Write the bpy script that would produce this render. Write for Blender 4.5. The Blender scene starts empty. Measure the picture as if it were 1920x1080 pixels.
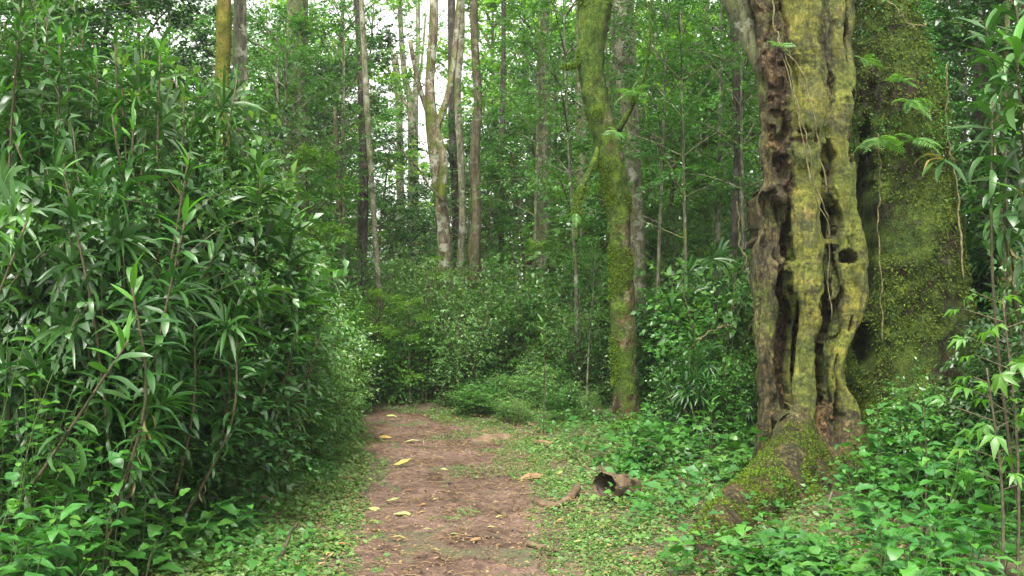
import bpy, math, random
import numpy as np
from mathutils import Matrix, Vector

# ------------------------------------------------------------------ camera, sky, sun, exposure
S = bpy.context.scene
COL = S.collection
F = 1867.0; CAMZ = 1.6; HZ = 560.0            # focal length in photo pixels, eye height, horizon row
cam_d = bpy.data.cameras.new('camera'); cam = bpy.data.objects.new('camera', cam_d); COL.objects.link(cam)
cam.location = (0, 0, CAMZ); cam.rotation_euler = (math.radians(90), 0, 0)
cam_d.sensor_width = 36.0; cam_d.lens = F / 1920 * 36.0
cam_d.shift_y = (HZ - 540) / 1920.0
cam_d.clip_start = 0.05; cam_d.clip_end = 2000
S.camera = cam
SUN_EL, SUN_AZ = math.radians(62), math.radians(-165)      # high, behind the camera
W = bpy.data.worlds.new('World'); S.world = W; W.use_nodes = True
wn = W.node_tree; wn.nodes.clear()
sky = wn.nodes.new('ShaderNodeTexSky'); sky.sky_type = 'NISHITA'; sky.sun_disc = False
sky.sun_elevation = SUN_EL; sky.sun_rotation = SUN_AZ; sky.air_density = 1.0; sky.dust_density = 4.0
hs = wn.nodes.new('ShaderNodeHueSaturation'); hs.inputs['Saturation'].default_value = 0.12
bg = wn.nodes.new('ShaderNodeBackground'); bg.inputs['Strength'].default_value = 0.15
wo = wn.nodes.new('ShaderNodeOutputWorld')
wn.links.new(sky.outputs[0], hs.inputs['Color']); wm = wn.nodes.new('ShaderNodeMix'); wm.data_type = 'RGBA'; wm.blend_type = 'MULTIPLY'; wm.inputs[0].default_value = 1.0; wm.inputs[7].default_value = (1.0, .985, .91, 1)
wn.links.new(hs.outputs[0], wm.inputs[6]); wn.links.new(wm.outputs[2], bg.inputs[0]); wn.links.new(bg.outputs[0], wo.inputs[0])
sd = bpy.data.lights.new('sun', 'SUN'); sd.energy = 1.5; sd.angle = math.radians(14); sd.color = (1.0, 0.97, 0.9)
so = bpy.data.objects.new('sun', sd); COL.objects.link(so); so.location = (0, 0, 30)
sdir = Vector((math.sin(SUN_AZ) * math.cos(SUN_EL), math.cos(SUN_AZ) * math.cos(SUN_EL), math.sin(SUN_EL)))
so.rotation_euler = sdir.to_track_quat('Z', 'Y').to_euler()
S.view_settings.view_transform = 'Standard'; S.view_settings.look = 'None'
S.view_settings.exposure = 2.15; S.view_settings.gamma = 1.0; S.view_settings.use_curve_mapping = False
S.render.engine = 'CYCLES'
S.cycles.max_bounces = 8; S.cycles.diffuse_bounces = 3; S.cycles.glossy_bounces = 2
S.cycles.transmission_bounces = 4; S.cycles.volume_bounces = 0; S.cycles.transparent_max_bounces = 4
S.cycles.use_denoising = True
S.cycles.sample_clamp_indirect = 4.0

rnd = random.Random(7)
rng = np.random.default_rng(7)
TAU = math.tau

# ------------------------------------------------------------------ helpers
def P(px, py, d):
    """photo pixel at distance d -> point in the world"""
    return np.array([(px - 960) / F * d, d, CAMZ - (py - HZ) / F * d])

def _hash(ix, iy, iz, seed):
    h = (ix.astype(np.int64) * 374761393 + iy.astype(np.int64) * 668265263 + iz.astype(np.int64) * 2147483647 + seed * 974711) & 0xffffffff
    h = ((h ^ (h >> 13)) * 1274126177) & 0xffffffff
    h = (h ^ (h >> 16)) & 0xffff
    return h / 65535.0

def noise(p, seed=0):
    """value noise, -1..1"""
    p = np.asarray(p, float); i = np.floor(p); f = p - i; f = f * f * (3 - 2 * f)
    ix, iy, iz = i[..., 0], i[..., 1], i[..., 2]; x, y, z = f[..., 0], f[..., 1], f[..., 2]
    def L(a, b, t): return a + (b - a) * t
    c = [[[ _hash(ix + a, iy + b, iz + c_, seed) for c_ in (0, 1)] for b in (0, 1)] for a in (0, 1)]
    v = L(L(L(c[0][0][0], c[1][0][0], x), L(c[0][1][0], c[1][1][0], x), y), L(L(c[0][0][1], c[1][0][1], x), L(c[0][1][1], c[1][1][1], x), y), z)
    return v * 2 - 1

def fbm(p, oct=4, seed=0):
    p = np.asarray(p, float); s = 0; a = 1.0; t = 0
    for k in range(oct):
        s = s + a * noise(p * 2 ** k + 17.3 * k, seed + k); t += a; a *= .5
    return s / t

def sm(x): x = np.clip(x, 0, 1); return x * x * (3 - 2 * x)

def unit(v): v = np.asarray(v, float); return v / np.maximum(np.linalg.norm(v, axis=-1, keepdims=True), 1e-9)

class Geo:
    """collects vertices and faces, then links them as ONE mesh"""
    def __init__(s): s.v = []; s.f = []; s.a = []; s.n = 0
    def add(s, v, faces, rndv=None):
        v = np.asarray(v, np.float32).reshape(-1, 3)
        for fa in faces:
            s.f.append(np.asarray(fa, np.int32) + s.n)
        s.v.append(v)
        s.a.append(np.full(len(v), .5, np.float32) if rndv is None else np.asarray(rndv, np.float32).reshape(-1))
        s.n += len(v)
    def mesh(s, name, mat, smooth=True):
        me = bpy.data.meshes.new(name)
        v = np.concatenate(s.v); me.vertices.add(len(v)); me.vertices.foreach_set('co', v.ravel())
        nl = sum(f.size for f in s.f); nf = sum(len(f) for f in s.f)
        me.loops.add(nl); me.loops.foreach_set('vertex_index', np.concatenate([f.ravel() for f in s.f]))
        me.polygons.add(nf)
        sz = np.concatenate([np.full(len(f), f.shape[1], np.int32) for f in s.f])
        st = np.concatenate([[0], np.cumsum(sz)[:-1]]).astype(np.int32)
        me.polygons.foreach_set('loop_start', st)
        me.polygons.foreach_set('use_smooth', np.full(nf, smooth))
        at = me.attributes.new('rnd', 'FLOAT', 'POINT'); at.data.foreach_set('value', np.concatenate(s.a))
        me.update(calc_edges=True)
        if mat is not None: me.materials.append(mat)
        return me

def link(name, data, parent=None, kind=None, loc=None):
    o = bpy.data.objects.new(name, data); COL.objects.link(o)
    if parent is not None: o.parent = parent
    if kind: o['kind'] = kind
    if loc is not None: o.location = loc
    return o

def tag(o, label, cat, group=None, kind=None):
    if label: o['label'] = label
    if cat: o['category'] = cat
    if group: o['group'] = group
    if kind: o['kind'] = kind
    return o

def empty(name, label, cat, group=None, loc=(0, 0, 0)):
    o = bpy.data.objects.new(name, None); COL.objects.link(o); o.location = loc; o.empty_display_size = .1
    return tag(o, label, cat, group)

def smooth_path(pts, n):
    """Catmull-Rom through rows (x,y,z,r,...)"""
    p = np.asarray(pts, float); m = len(p)
    if m == 2: t = np.linspace(0, 1, n)[:, None]; return p[0] * (1 - t) + p[1] * t
    q = np.vstack([2 * p[0] - p[1], p, 2 * p[-1] - p[-2]]); out = []
    for u in np.linspace(0, m - 1 - 1e-6, n):
        i = int(u); t = u - i; a, b, c, d = q[i], q[i + 1], q[i + 2], q[i + 3]
        out.append(.5 * ((2 * b) + (c - a) * t + (2 * a - 5 * b + 4 * c - d) * t * t + (3 * b - a - 3 * c + d) * t ** 3))
    return np.array(out)

def tube(g, pts, n=12, sides=8, lump=0.0, seed=0, cap=True, rv=.5, flat=1.0, res=None, rough=0.0):
    """tapered tube through (x,y,z,r)"""
    q = smooth_path(pts, n) if res is None else smooth_path(pts, res)
    n = len(q); c = q[:, :3]; r = np.maximum(q[:, 3], .0008)
    T = unit(np.gradient(c, axis=0))
    up = np.array([0.31, .17, .93]) if abs(T[0, 2]) < .8 else np.array([1., 0.1, 0])
    A = np.zeros((n, 3)); a = unit(np.cross(T[0], up))
    for i in range(n):
        a = unit(a - T[i] * (a @ T[i])); A[i] = a
    B = np.cross(T, A)
    th = np.linspace(0, TAU, sides, endpoint=False)
    rr = r[:, None] * np.ones(sides)
    if lump:
        pp = c[:, None, :] + (A[:, None] * np.cos(th)[None, :, None] + B[:, None] * np.sin(th)[None, :, None]) * r[:, None, None]
        sc = .55 / max(r.mean(), .01)
        rr = rr * (1 + lump * fbm(pp * np.array([sc, sc, sc * .4]), 3, seed)) + (rough * fbm(pp * np.array([16, 16, 9]), 3, seed + 9) if rough else 0)
    v = c[:, None] + A[:, None] * (np.cos(th)[None, :] * rr)[..., None] + B[:, None] * (np.sin(th)[None, :] * rr)[..., None] * flat
    i = np.arange(n - 1)[:, None] * sides; j = np.arange(sides)[None]; k = (j + 1) % sides
    f = np.stack([i + j, i + k, i + sides + k, i + sides + j], -1).reshape(-1, 4)
    v = v.reshape(-1, 3); faces = [f]
    if cap:
        v = np.vstack([v, c[0] - T[0] * r[0] * .3, c[-1] + T[-1] * r[-1] * .5]); m = n * sides
        j = np.arange(sides); k = (j + 1) % sides
        faces.append(np.concatenate([np.stack([k, j, np.full(sides, m)], -1), np.stack([m - sides + j, m - sides + k, np.full(sides, m + 1)], -1)]))
    g.add(v, faces, np.full(len(v), rv))
    return q

def leaf_batch(g, Pp, D, U, L, Wd, fold=.25, droop=.3, rv=None, simple=False):
    """many small leaves at once: folded along the midrib and bent down at the tip"""
    n = len(Pp); D = unit(D); Sx = unit(np.cross(D, U)); N = np.cross(Sx, D)
    L = np.broadcast_to(L, (n,))[:, None]; Wd = np.broadcast_to(Wd, (n,))[:, None]; fold = np.broadcast_to(fold, (n,))[:, None]; droop = np.broadcast_to(droop, (n,))[:, None]
    base = Pp; tip = Pp + D * L - N * droop * L * .35
    a = Pp + D * L * .42 + Sx * Wd * .5 + N * fold * Wd * .5 + N * droop * L * .06
    b = Pp + D * L * .42 - Sx * Wd * .5 + N * fold * Wd * .5 + N * droop * L * .06
    if rv is None: rv = rng.random(n)
    i = np.arange(n)[:, None]
    if simple:
        v = np.stack([base, a, tip, b], 1).reshape(-1, 3)
        f = np.concatenate([i * 4 + np.array([[0, 1, 2]]), i * 4 + np.array([[0, 2, 3]])])
        g.add(v, [f], np.repeat(rv, 4)); return
    mid = Pp + D * L * .45 + N * droop * L * .06
    v = np.stack([base, a, mid, b, tip], 1).reshape(-1, 3)
    f = np.concatenate([i * 5 + np.array([t]) for t in ([0, 1, 2], [0, 2, 3], [1, 4, 2], [2, 4, 3])])
    g.add(v, [f], np.repeat(rv, 5))

def twigs(g, wood, S0, T, tl, k, L, Wd, up_n=.45, droop=.35, simple=False, spread=.9, wr=.004, tw_every=3):
    """twigs starting at S0 along T, each with k leaves left and right"""
    n = len(S0); T = unit(T); tl = np.broadcast_to(tl, (n,))
    t = (np.linspace(.12, 1.0, k)[None] + rng.normal(0, .05, (n, k)))
    sag = -(t ** 2) * .18 * tl[:, None]
    Pp = S0[:, None] + T[:, None] * (t * tl[:, None])[..., None]; Pp[..., 2] += sag
    up = unit(np.array([0, 0, 1.]) + rng.normal(0, up_n, (n, k, 3)))
    side = unit(np.cross(T[:, None], up)) * np.where(np.arange(k) % 2 == 0, 1, -1)[None, :, None]
    D = T[:, None] * (.35 + .5 * t[..., None]) + side * spread * (1.1 - .7 * t[..., None]) + rng.normal(0, .18, (n, k, 3)); D[..., 2] -= .15
    Ls = L * rng.uniform(.6, 1.2, (n, k)) * (1 - .3 * t)
    rv = np.clip(rng.random((n, 1)) * .6 + rng.random((n, k)) * .4, 0, 1)
    leaf_batch(g, Pp.reshape(-1, 3), D.reshape(-1, 3), up.reshape(-1, 3), Ls.ravel(), Ls.ravel() * (Wd / L), droop=droop * rng.uniform(.3, 1.7, n * k), rv=rv.ravel(), simple=simple)
    if wood is not None:
        for i in range(0, n, tw_every):
            a = S0[i]; b = a + T[i] * tl[i] * .5; b[2] -= .045 * tl[i]; c = a + T[i] * tl[i]; c[2] -= .18 * tl[i]
            tube(wood, [[*a, wr], [*b, wr * .7], [*c, wr * .4]], n=3, sides=3, cap=False)

def rosette(g, c, axis, n, L, Wd, droop=.9, rv=.5):
    """head of long strap leaves round a point"""
    axis = unit(axis); e1 = unit(np.cross(axis, [.3, .9, .1])); e2 = np.cross(axis, e1)
    for i in range(n):
        u = i / n; az = i * 2.4; el = 1.25 - 1.35 * u ** .8 + rng.normal(0, .12)
        d = (e1 * math.cos(az) + e2 * math.sin(az)) * math.cos(el) + axis * math.sin(el)
        l = L * (.65 + .45 * math.sin(math.pi * min(1, u + .25))) * rng.uniform(.8, 1.15)
        m = 4; t = np.linspace(0, 1, m + 1); side = unit(np.cross(d, axis + .01)); bend = droop * (.3 + .9 * u)
        cc = (c - axis * .25 * L * u)[None] + d[None] * (t * l)[:, None]; cc[:, 2] -= bend * l * .55 * t ** 2
        w = Wd * .5 * np.sin(np.pi * np.clip(t * .93 + .06, 0, 1)) ** .7; w[-1] = .001
        up = np.array([0, 0, .25]) * w[:, None] * 2
        v = np.concatenate([cc + side * w[:, None] + up, cc, cc - side * w[:, None] + up])
        k = np.arange(m); A = m + 1
        f = np.concatenate([np.stack([k, k + 1, A + k + 1, A + k], -1), np.stack([A + k, A + k + 1, 2 * A + k + 1, 2 * A + k], -1)])
        g.add(v, [f], np.full(len(v), np.clip(rv + rng.normal(0, .2), 0, 1)))

# ------------------------------------------------------------------ ground shape
PY = [-4, 5.0, 5.75, 8.8, 11, 12.4, 13.8, 14.8, 16.5, 21]
PL = [-.7, -.82, -.86, -1.24, -1.5, -1.76, -2.15, -3.6, -7, -12]
PR = [.5, .42, .38, .12, -.02, -.3, -1.15, -2.4, -5.8, -10]
def edges(y): return np.interp(y, PY, PL), np.interp(y, PY, PR)
def offpath(x, y):
    l, r = edges(y); return np.maximum(np.maximum(l - x, x - r), 0)
def gh(x, y):
    x = np.asarray(x, float); y = np.asarray(y, float)
    u = offpath(x, y); l, r = edges(y)
    right = x > r
    h = np.where(right, .07, .12) * sm(u / 2.6)
    p = np.stack([x, y, 0 * x], -1)
    h = h + .05 * fbm(p * .8, 3, 3) * sm(u / .8) + .3 * fbm(p * .06, 2, 9) * sm((u - 4) / 10) + .012 * fbm(p * 3, 2, 5)
    return h - .03 * (1 - sm(u / .35))
def gz(x, y): return float(gh(x, y))
def on_ground(px, py):
    d = CAMZ * F / max(py - HZ, 20)
    for _ in range(25):
        x = (px - 960) / F * d; d = .5 * d + .5 * (CAMZ - gz(x, d)) * F / max(py - HZ, 20)
    return np.array([(px - 960) / F * d, d, gz((px - 960) / F * d, d)])

# ------------------------------------------------------------------ materials
def newmat(name):
    m = bpy.data.materials.new(name); m.use_nodes = True; nt = m.node_tree; nt.nodes.clear(); return m, nt
def N(nt, t, **kw):
    n = nt.nodes.new(t)
    for k, v in kw.items():
        if k in n.inputs: n.inputs[k].default_value = v
        else: setattr(n, k, v)
    return n
def ramp(nt, stops, src=None, interp='LINEAR'):
    r = nt.nodes.new('ShaderNodeValToRGB'); e = r.color_ramp.elements; r.color_ramp.interpolation = interp
    while len(e) < len(stops): e.new(.5)
    for k, (p, c) in enumerate(stops): e[k].position = p; e[k].color = (*c, 1) if len(c) == 3 else c
    if src is not None: nt.links.new(src, r.inputs[0])
    return r
def mixc(nt, fac, a, b, mode='MIX'):
    m = nt.nodes.new('ShaderNodeMix'); m.data_type = 'RGBA'; m.blend_type = mode
    for s, k in ((fac, 0), (a, 6), (b, 7)):
        if hasattr(s, 'is_linked') or hasattr(s, 'links'): nt.links.new(s, m.inputs[k])
        elif k == 0: m.inputs[0].default_value = s
        else: m.inputs[k].default_value = (*s, 1)
    return m.outputs[2]
def math_(nt, op, a, b=None, c=None):
    m = nt.nodes.new('ShaderNodeMath'); m.operation = op
    for k, s in enumerate((a, b, c)):
        if s is None: continue
        if hasattr(s, 'links'): nt.links.new(s, m.inputs[k])
        else: m.inputs[k].default_value = s
    return m.outputs[0]
def wpos(nt): return nt.nodes.new('ShaderNodeNewGeometry').outputs['Position']
def noi(nt, vec, scale, detail=3, rough=.55, sc3=None, dim='3D'):
    if sc3 is not None:
        mp = nt.nodes.new('ShaderNodeMapping'); mp.inputs['Scale'].default_value = sc3; nt.links.new(vec, mp.inputs[0]); vec = mp.outputs[0]
    n = nt.nodes.new('ShaderNodeTexNoise'); n.inputs['Scale'].default_value = scale; n.inputs['Detail'].default_value = detail; n.inputs['Roughness'].default_value = rough
    nt.links.new(vec, n.inputs['Vector']); return n.outputs['Fac']

def leaf_mat(name, cols, rough=.38, trans=.3, tcol=None, gloss=.5, patch=.35):
    m, nt = newmat(name)
    at = N(nt, 'ShaderNodeAttribute', attribute_name='rnd'); oi = nt.nodes.new('ShaderNodeObjectInfo')
    s = math_(nt, 'FRACT', math_(nt, 'ADD', at.outputs['Fac'], oi.outputs['Random']))
    k = len(cols); r = ramp(nt, [(i / (k - 1), c) for i, c in enumerate(cols)], s)
    pn = noi(nt, wpos(nt), .9, 2)
    v = math_(nt, 'MULTIPLY_ADD', pn, patch * 2, 1 - patch)
    hsv = nt.nodes.new('ShaderNodeHueSaturation'); nt.links.new(r.outputs[0], hsv.inputs['Color']); nt.links.new(v, hsv.inputs['Value'])
    hue = math_(nt, 'MULTIPLY_ADD', pn, .05, .475); nt.links.new(hue, hsv.inputs['Hue'])
    col = hsv.outputs[0]
    p = N(nt, 'ShaderNodeBsdfPrincipled', Roughness=rough); p.inputs['Specular IOR Level'].default_value = gloss
    nt.links.new(col, p.inputs['Base Color'])
    t = nt.nodes.new('ShaderNodeBsdfTranslucent')
    tc = mixc(nt, 1.0, col, tcol or (1.5, 1.7, .55), 'MULTIPLY'); nt.links.new(tc, t.inputs[0])
    mx = nt.nodes.new('ShaderNodeMixShader'); mx.inputs[0].default_value = trans
    nt.links.new(p.outputs[0], mx.inputs[1]); nt.links.new(t.outputs[0], mx.inputs[2])
    o = nt.nodes.new('ShaderNodeOutputMaterial'); nt.links.new(mx.outputs[0], o.inputs[0])
    return m

def bark_mat(name, a, b, moss=.3, mosscol=((.05, .075, .008), (.12, .14, .015)), lichen=.2, lichcol=(.3, .31, .24), low=0.0, scale=1.0, bump=.5, vert=.25, spotty=3.0):
    m, nt = newmat(name); w = wpos(nt)
    n1 = noi(nt, w, 9 * scale, 5, .7, (1, 1, vert)); n2 = noi(nt, w, 26 * scale, 5, .7, (1, 1, .5)); n0 = noi(nt, w, 2.2 * scale, 4, .65)
    f = math_(nt, 'MULTIPLY_ADD', n1, .5, math_(nt, 'MULTIPLY_ADD', n2, .3, math_(nt, 'MULTIPLY', n0, .2)))
    mid = tuple((p_ + q_) * .42 for p_, q_ in zip(a, b)); dkc = tuple(p_ * .45 for p_ in a)
    base = ramp(nt, [(.38, dkc), (.45, a), (.52, mid), (.61, b)], f).outputs[0]
    ck = noi(nt, w, 14 * scale, 4, .6, (1, 1, .22)); ckf = ramp(nt, [(0, (1, 1, 1)), (.035, (0, 0, 0))], math_(nt, 'ABSOLUTE', math_(nt, 'SUBTRACT', ck, .5))).outputs[0]
    base = mixc(nt, math_(nt, 'MULTIPLY', ckf, .8), base, tuple(p_ * .25 for p_ in a))
    # lichen spots
    l = noi(nt, w, 6 * scale, 4, .6); lf = ramp(nt, [(.62 - lichen * .25, (0, 0, 0)), (.68 - lichen * .25, (1, 1, 1))], l).outputs[0]
    base = mixc(nt, math_(nt, 'MULTIPLY', lf, min(1, lichen * 2)), base, lichcol)
    # moss
    mn = noi(nt, w, spotty * scale, 5, .65); m2 = noi(nt, w, 60, 3, .7)
    geo = nt.nodes.new('ShaderNodeNewGeometry'); sep = nt.nodes.new('ShaderNodeSeparateXYZ'); nt.links.new(geo.outputs['Normal'], sep.inputs[0])
    sp = nt.nodes.new('ShaderNodeSeparateXYZ'); nt.links.new(w, sp.inputs[0])
    mf = math_(nt, 'ADD', mn, math_(nt, 'MULTIPLY', sep.outputs['Z'], .15))
    mf = math_(nt, 'MULTIPLY_ADD', sep.outputs['X'], -.06, mf)
    mf = math_(nt, 'MULTIPLY_ADD', m2, .22, math_(nt, 'SUBTRACT', mf, .11))
    if low: mf = math_(nt, 'MULTIPLY_ADD', sp.outputs['Z'], low, mf)
    th = .78 - moss * .55
    mk = ramp(nt, [(max(th - .06, 0), (0, 0, 0)), (min(th + .06, 1), (1, 1, 1))], mf).outputs[0]
    m3 = noi(nt, w, 7, 5, .75)
    mc = ramp(nt, [(.38, tuple(k_ * .5 for k_ in mosscol[0])), (.46, mosscol[0]), (.6, mosscol[1])], math_(nt, 'MULTIPLY_ADD', m2, .4, math_(nt, 'MULTIPLY', m3, .6))).outputs[0]
    col = mixc(nt, mk, base, mc)
    p = N(nt, 'ShaderNodeBsdfPrincipled', Roughness=.85); p.inputs['Specular IOR Level'].default_value = .2
    nt.links.new(col, p.inputs['Base Color'])
    bh = math_(nt, 'ADD', math_(nt, 'MULTIPLY_ADD', ckf, -.35, f), math_(nt, 'MULTIPLY', math_(nt, 'MULTIPLY', m2, mk), .8))
    bp = N(nt, 'ShaderNodeBump', Strength=bump, Distance=.03); nt.links.new(bh, bp.inputs['Height']); nt.links.new(bp.outputs[0], p.inputs['Normal'])
    o = nt.nodes.new('ShaderNodeOutputMaterial'); nt.links.new(p.outputs[0], o.inputs[0])
    return m

def plain_mat(name, a, b, scale=12, rough=.8, bump=.4, sc3=None):
    m, nt = newmat(name); tc = nt.nodes.new('ShaderNodeTexCoord').outputs['Object']
    n1 = noi(nt, tc, scale, 5, .65, sc3)
    p = N(nt, 'ShaderNodeBsdfPrincipled', Roughness=rough); p.inputs['Specular IOR Level'].default_value = .3
    nt.links.new(ramp(nt, [(.35, a), (.65, b)], n1).outputs[0], p.inputs['Base Color'])
    bp = N(nt, 'ShaderNodeBump', Strength=bump, Distance=.01); nt.links.new(n1, bp.inputs['Height']); nt.links.new(bp.outputs[0], p.inputs['Normal'])
    o = nt.nodes.new('ShaderNodeOutputMaterial'); nt.links.new(p.outputs[0], o.inputs[0]); return m

M = {}
M['crown'] = leaf_mat('canopy_leaves', [(.028, .095, .014), (.048, .14, .018), (.075, .185, .02), (.034, .115, .02)], .42, .4, gloss=.4)
M['crown_light'] = leaf_mat('young_canopy_leaves', [(.09, .21, .018), (.14, .28, .022), (.06, .17, .02), (.17, .29, .035)], .45, .45, gloss=.35)
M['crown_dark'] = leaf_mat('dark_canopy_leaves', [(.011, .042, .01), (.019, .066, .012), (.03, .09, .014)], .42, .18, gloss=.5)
M['shrub'] = leaf_mat('shrub_leaves', [(.025, .09, .017), (.048, .14, .02), (.072, .185, .025), (.03, .11, .022)], .36, .32, gloss=.55)
M['shrub_pale'] = leaf_mat('pale_shrub_leaves', [(.06, .15, .035), (.1, .205, .045), (.13, .24, .05), (.05, .13, .035)], .38, .3, gloss=.5)
M['strap'] = leaf_mat('strap_leaves', [(.013, .052, .009), (.023, .08, .012), (.038, .112, .016), (.016, .062, .012)], .42, .22, gloss=.6)
M['strap_new'] = leaf_mat('young_strap_leaves', [(.04, .15, .015), (.07, .2, .02), (.05, .17, .02)], .4, .3)
M['strap_old'] = leaf_mat('withered_strap_leaves', [(.16, .14, .05), (.2, .16, .06), (.1, .12, .03)], .6, .25)
M['herb'] = leaf_mat('undergrowth_leaves', [(.02, .095, .015), (.035, .135, .018), (.055, .17, .026), (.028, .115, .026), (.07, .2, .025)], .43, .28)
M['herb_new'] = leaf_mat('bright_undergrowth_leaves', [(.055, .165, .02), (.09, .21, .025), (.045, .14, .022)], .42, .38)
M['cover'] = leaf_mat('ground_cover_leaves', [(.045, .125, .02), (.09, .19, .03), (.065, .155, .035), (.13, .22, .045), (.03, .095, .018), (.11, .16, .04)], .5, .28, patch=.45)
M['fern'] = leaf_mat('fern_leaves', [(.06, .17, .03), (.09, .21, .04), (.12, .25, .06)], .5, .4)
M['moss'] = leaf_mat('moss_tufts', [(.035, .07, .007), (.07, .125, .01), (.115, .18, .015), (.022, .045, .006)], .9, .15, gloss=.1)
M['litter'] = leaf_mat('dead_leaf_litter', [(.09, .05, .025), (.16, .1, .045), (.24, .17, .06), (.07, .045, .03)], .6, .1, tcol=(1, .8, .5))
M['yellow_leaf'] = leaf_mat('yellow_leaf', [(.36, .24, .05), (.42, .34, .1), (.3, .26, .08)], .5, .2, tcol=(1, 1, .5))
M['palegreen_leaf'] = leaf_mat('pale_green_leaf', [(.35, .42, .12), (.28, .38, .1), (.42, .44, .2)], .5, .2, tcol=(1, 1, .5))
M['brown_leaf'] = leaf_mat('brown_leaf', [(.28, .12, .04), (.34, .17, .06), (.2, .1, .05)], .55, .1, tcol=(1, .8, .5))
M['stem'] = plain_mat('green_stem', (.03, .06, .015), (.07, .1, .03), 20)
M['cane'] = plain_mat('brown_cane', (.03, .026, .014), (.085, .07, .035), 25, sc3=(1, 1, 4))
M['twig'] = plain_mat('twig_bark', (.045, .038, .022), (.11, .09, .055), 25)
M['liana'] = plain_mat('liana_bark', (.05, .045, .018), (.16, .14, .06), 30)
M['wood'] = plain_mat('weathered_wood', (.035, .022, .013), (.14, .095, .055), 9, sc3=(1, 1, 4))
M['wood_dark'] = plain_mat('wet_dark_wood', (.02, .014, .01), (.07, .05, .035), 14)
M['wood_tan'] = plain_mat('fresh_tan_wood', (.1, .055, .028), (.27, .165, .085), 14)
M['dry_earth'] = plain_mat('dry_crumbly_earth', (.07, .044, .027), (.18, .12, .075), 9)
M['bark_grey'] = bark_mat('grey_bark', (.065, .065, .045), (.175, .168, .11), moss=.3, lichen=.35)
M['bark_pale'] = bark_mat('pale_bark', (.11, .108, .065), (.27, .255, .165), moss=.28, lichen=.4, lichcol=(.3, .3, .23))
M['bark_brown'] = bark_mat('brown_bark', (.055, .048, .027), (.135, .118, .07), moss=.3, lichen=.2)
M['bark_dark'] = bark_mat('dark_bark', (.03, .026, .02), (.085, .072, .055), moss=.12, lichen=.15, lichcol=(.15, .15, .12))
M['bark_fork'] = bark_mat('forked_tree_bark', (.09, .07, .045), (.24, .2, .13), moss=.42, lichen=.4, spotty=1.6)
M['bark_green'] = bark_mat('green_grey_bark', (.07, .08, .04), (.16, .165, .085), moss=.32, lichen=.3)
M['bark_yellow'] = bark_mat('yellow_mossy_bark', (.08, .055, .02), (.17, .12, .04), moss=.6, mosscol=((.06, .068, .006), (.15, .14, .014)), lichen=.15)
M['bark_moss'] = bark_mat('thick_moss_bark', (.05, .032, .014), (.13, .09, .045), moss=.43, lichen=.35, lichcol=(.22, .19, .13), low=.045, spotty=2.4, mosscol=((.028, .058, .006), (.095, .15, .012)), bump=1.0)

def ground_mat():
    m, nt = newmat('forest_soil'); w = wpos(nt)
    a = noi(nt, w, 2.2, 5, .6); b = noi(nt, w, 25, 5, .7)
    c = ramp(nt, [(.3, (.035, .025, .015)), (.5, (.07, .048, .028)), (.7, (.12, .085, .045))], math_(nt, 'MULTIPLY_ADD', b, .6, math_(nt, 'MULTIPLY', a, .4))).outputs[0]
    g = ramp(nt, [(.45, (0, 0, 0)), (.6, (1, 1, 1))], noi(nt, w, 7, 5, .7)).outputs[0]
    c = mixc(nt, math_(nt, 'MULTIPLY', g, .6), c, (.04, .075, .02))
    p = N(nt, 'ShaderNodeBsdfPrincipled', Roughness=.9); nt.links.new(c, p.inputs['Base Color'])
    bp = N(nt, 'ShaderNodeBump', Strength=.8, Distance=.03); nt.links.new(b, bp.inputs['Height']); nt.links.new(bp.outputs[0], p.inputs['Normal'])
    o = nt.nodes.new('ShaderNodeOutputMaterial'); nt.links.new(p.outputs[0], o.inputs[0]); return m
def path_mat():
    m, nt = newmat('damp_red_earth'); w = wpos(nt)
    a = noi(nt, w, 1.3, 5, .6); b = noi(nt, w, 9, 6, .7); d = noi(nt, w, 60, 4, .7)
    f = math_(nt, 'MULTIPLY_ADD', b, .5, math_(nt, 'MULTIPLY_ADD', a, .35, math_(nt, 'MULTIPLY', d, .15)))
    c = ramp(nt, [(.4, (.026, .014, .01)), (.48, (.07, .04, .028)), (.55, (.105, .063, .046)), (.63, (.15, .1, .076))], f).outputs[0]
    sp = noi(nt, w, 38, 2, .5); s2 = ramp(nt, [(.66, (0, 0, 0)), (.7, (1, 1, 1))], sp).outputs[0]
    c = mixc(nt, math_(nt, 'MULTIPLY', s2, .85), c, (.05, .03, .02))
    p = N(nt, 'ShaderNodeBsdfPrincipled'); nt.links.new(c, p.inputs['Base Color'])
    p.inputs['Specular IOR Level'].default_value = .4
    nt.links.new(ramp(nt, [(.4, (.45,) * 3), (.6, (.85,) * 3)], a).outputs[0], p.inputs['Roughness'])
    bp = N(nt, 'ShaderNodeBump', Strength=.7, Distance=.02); nt.links.new(math_(nt, 'MULTIPLY_ADD', d, .5, b), bp.inputs['Height']); nt.links.new(bp.outputs[0], p.inputs['Normal'])
    o = nt.nodes.new('ShaderNodeOutputMaterial'); nt.links.new(p.outputs[0], o.inputs[0]); return m
M['ground'] = ground_mat(); M['path'] = path_mat()

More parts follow.
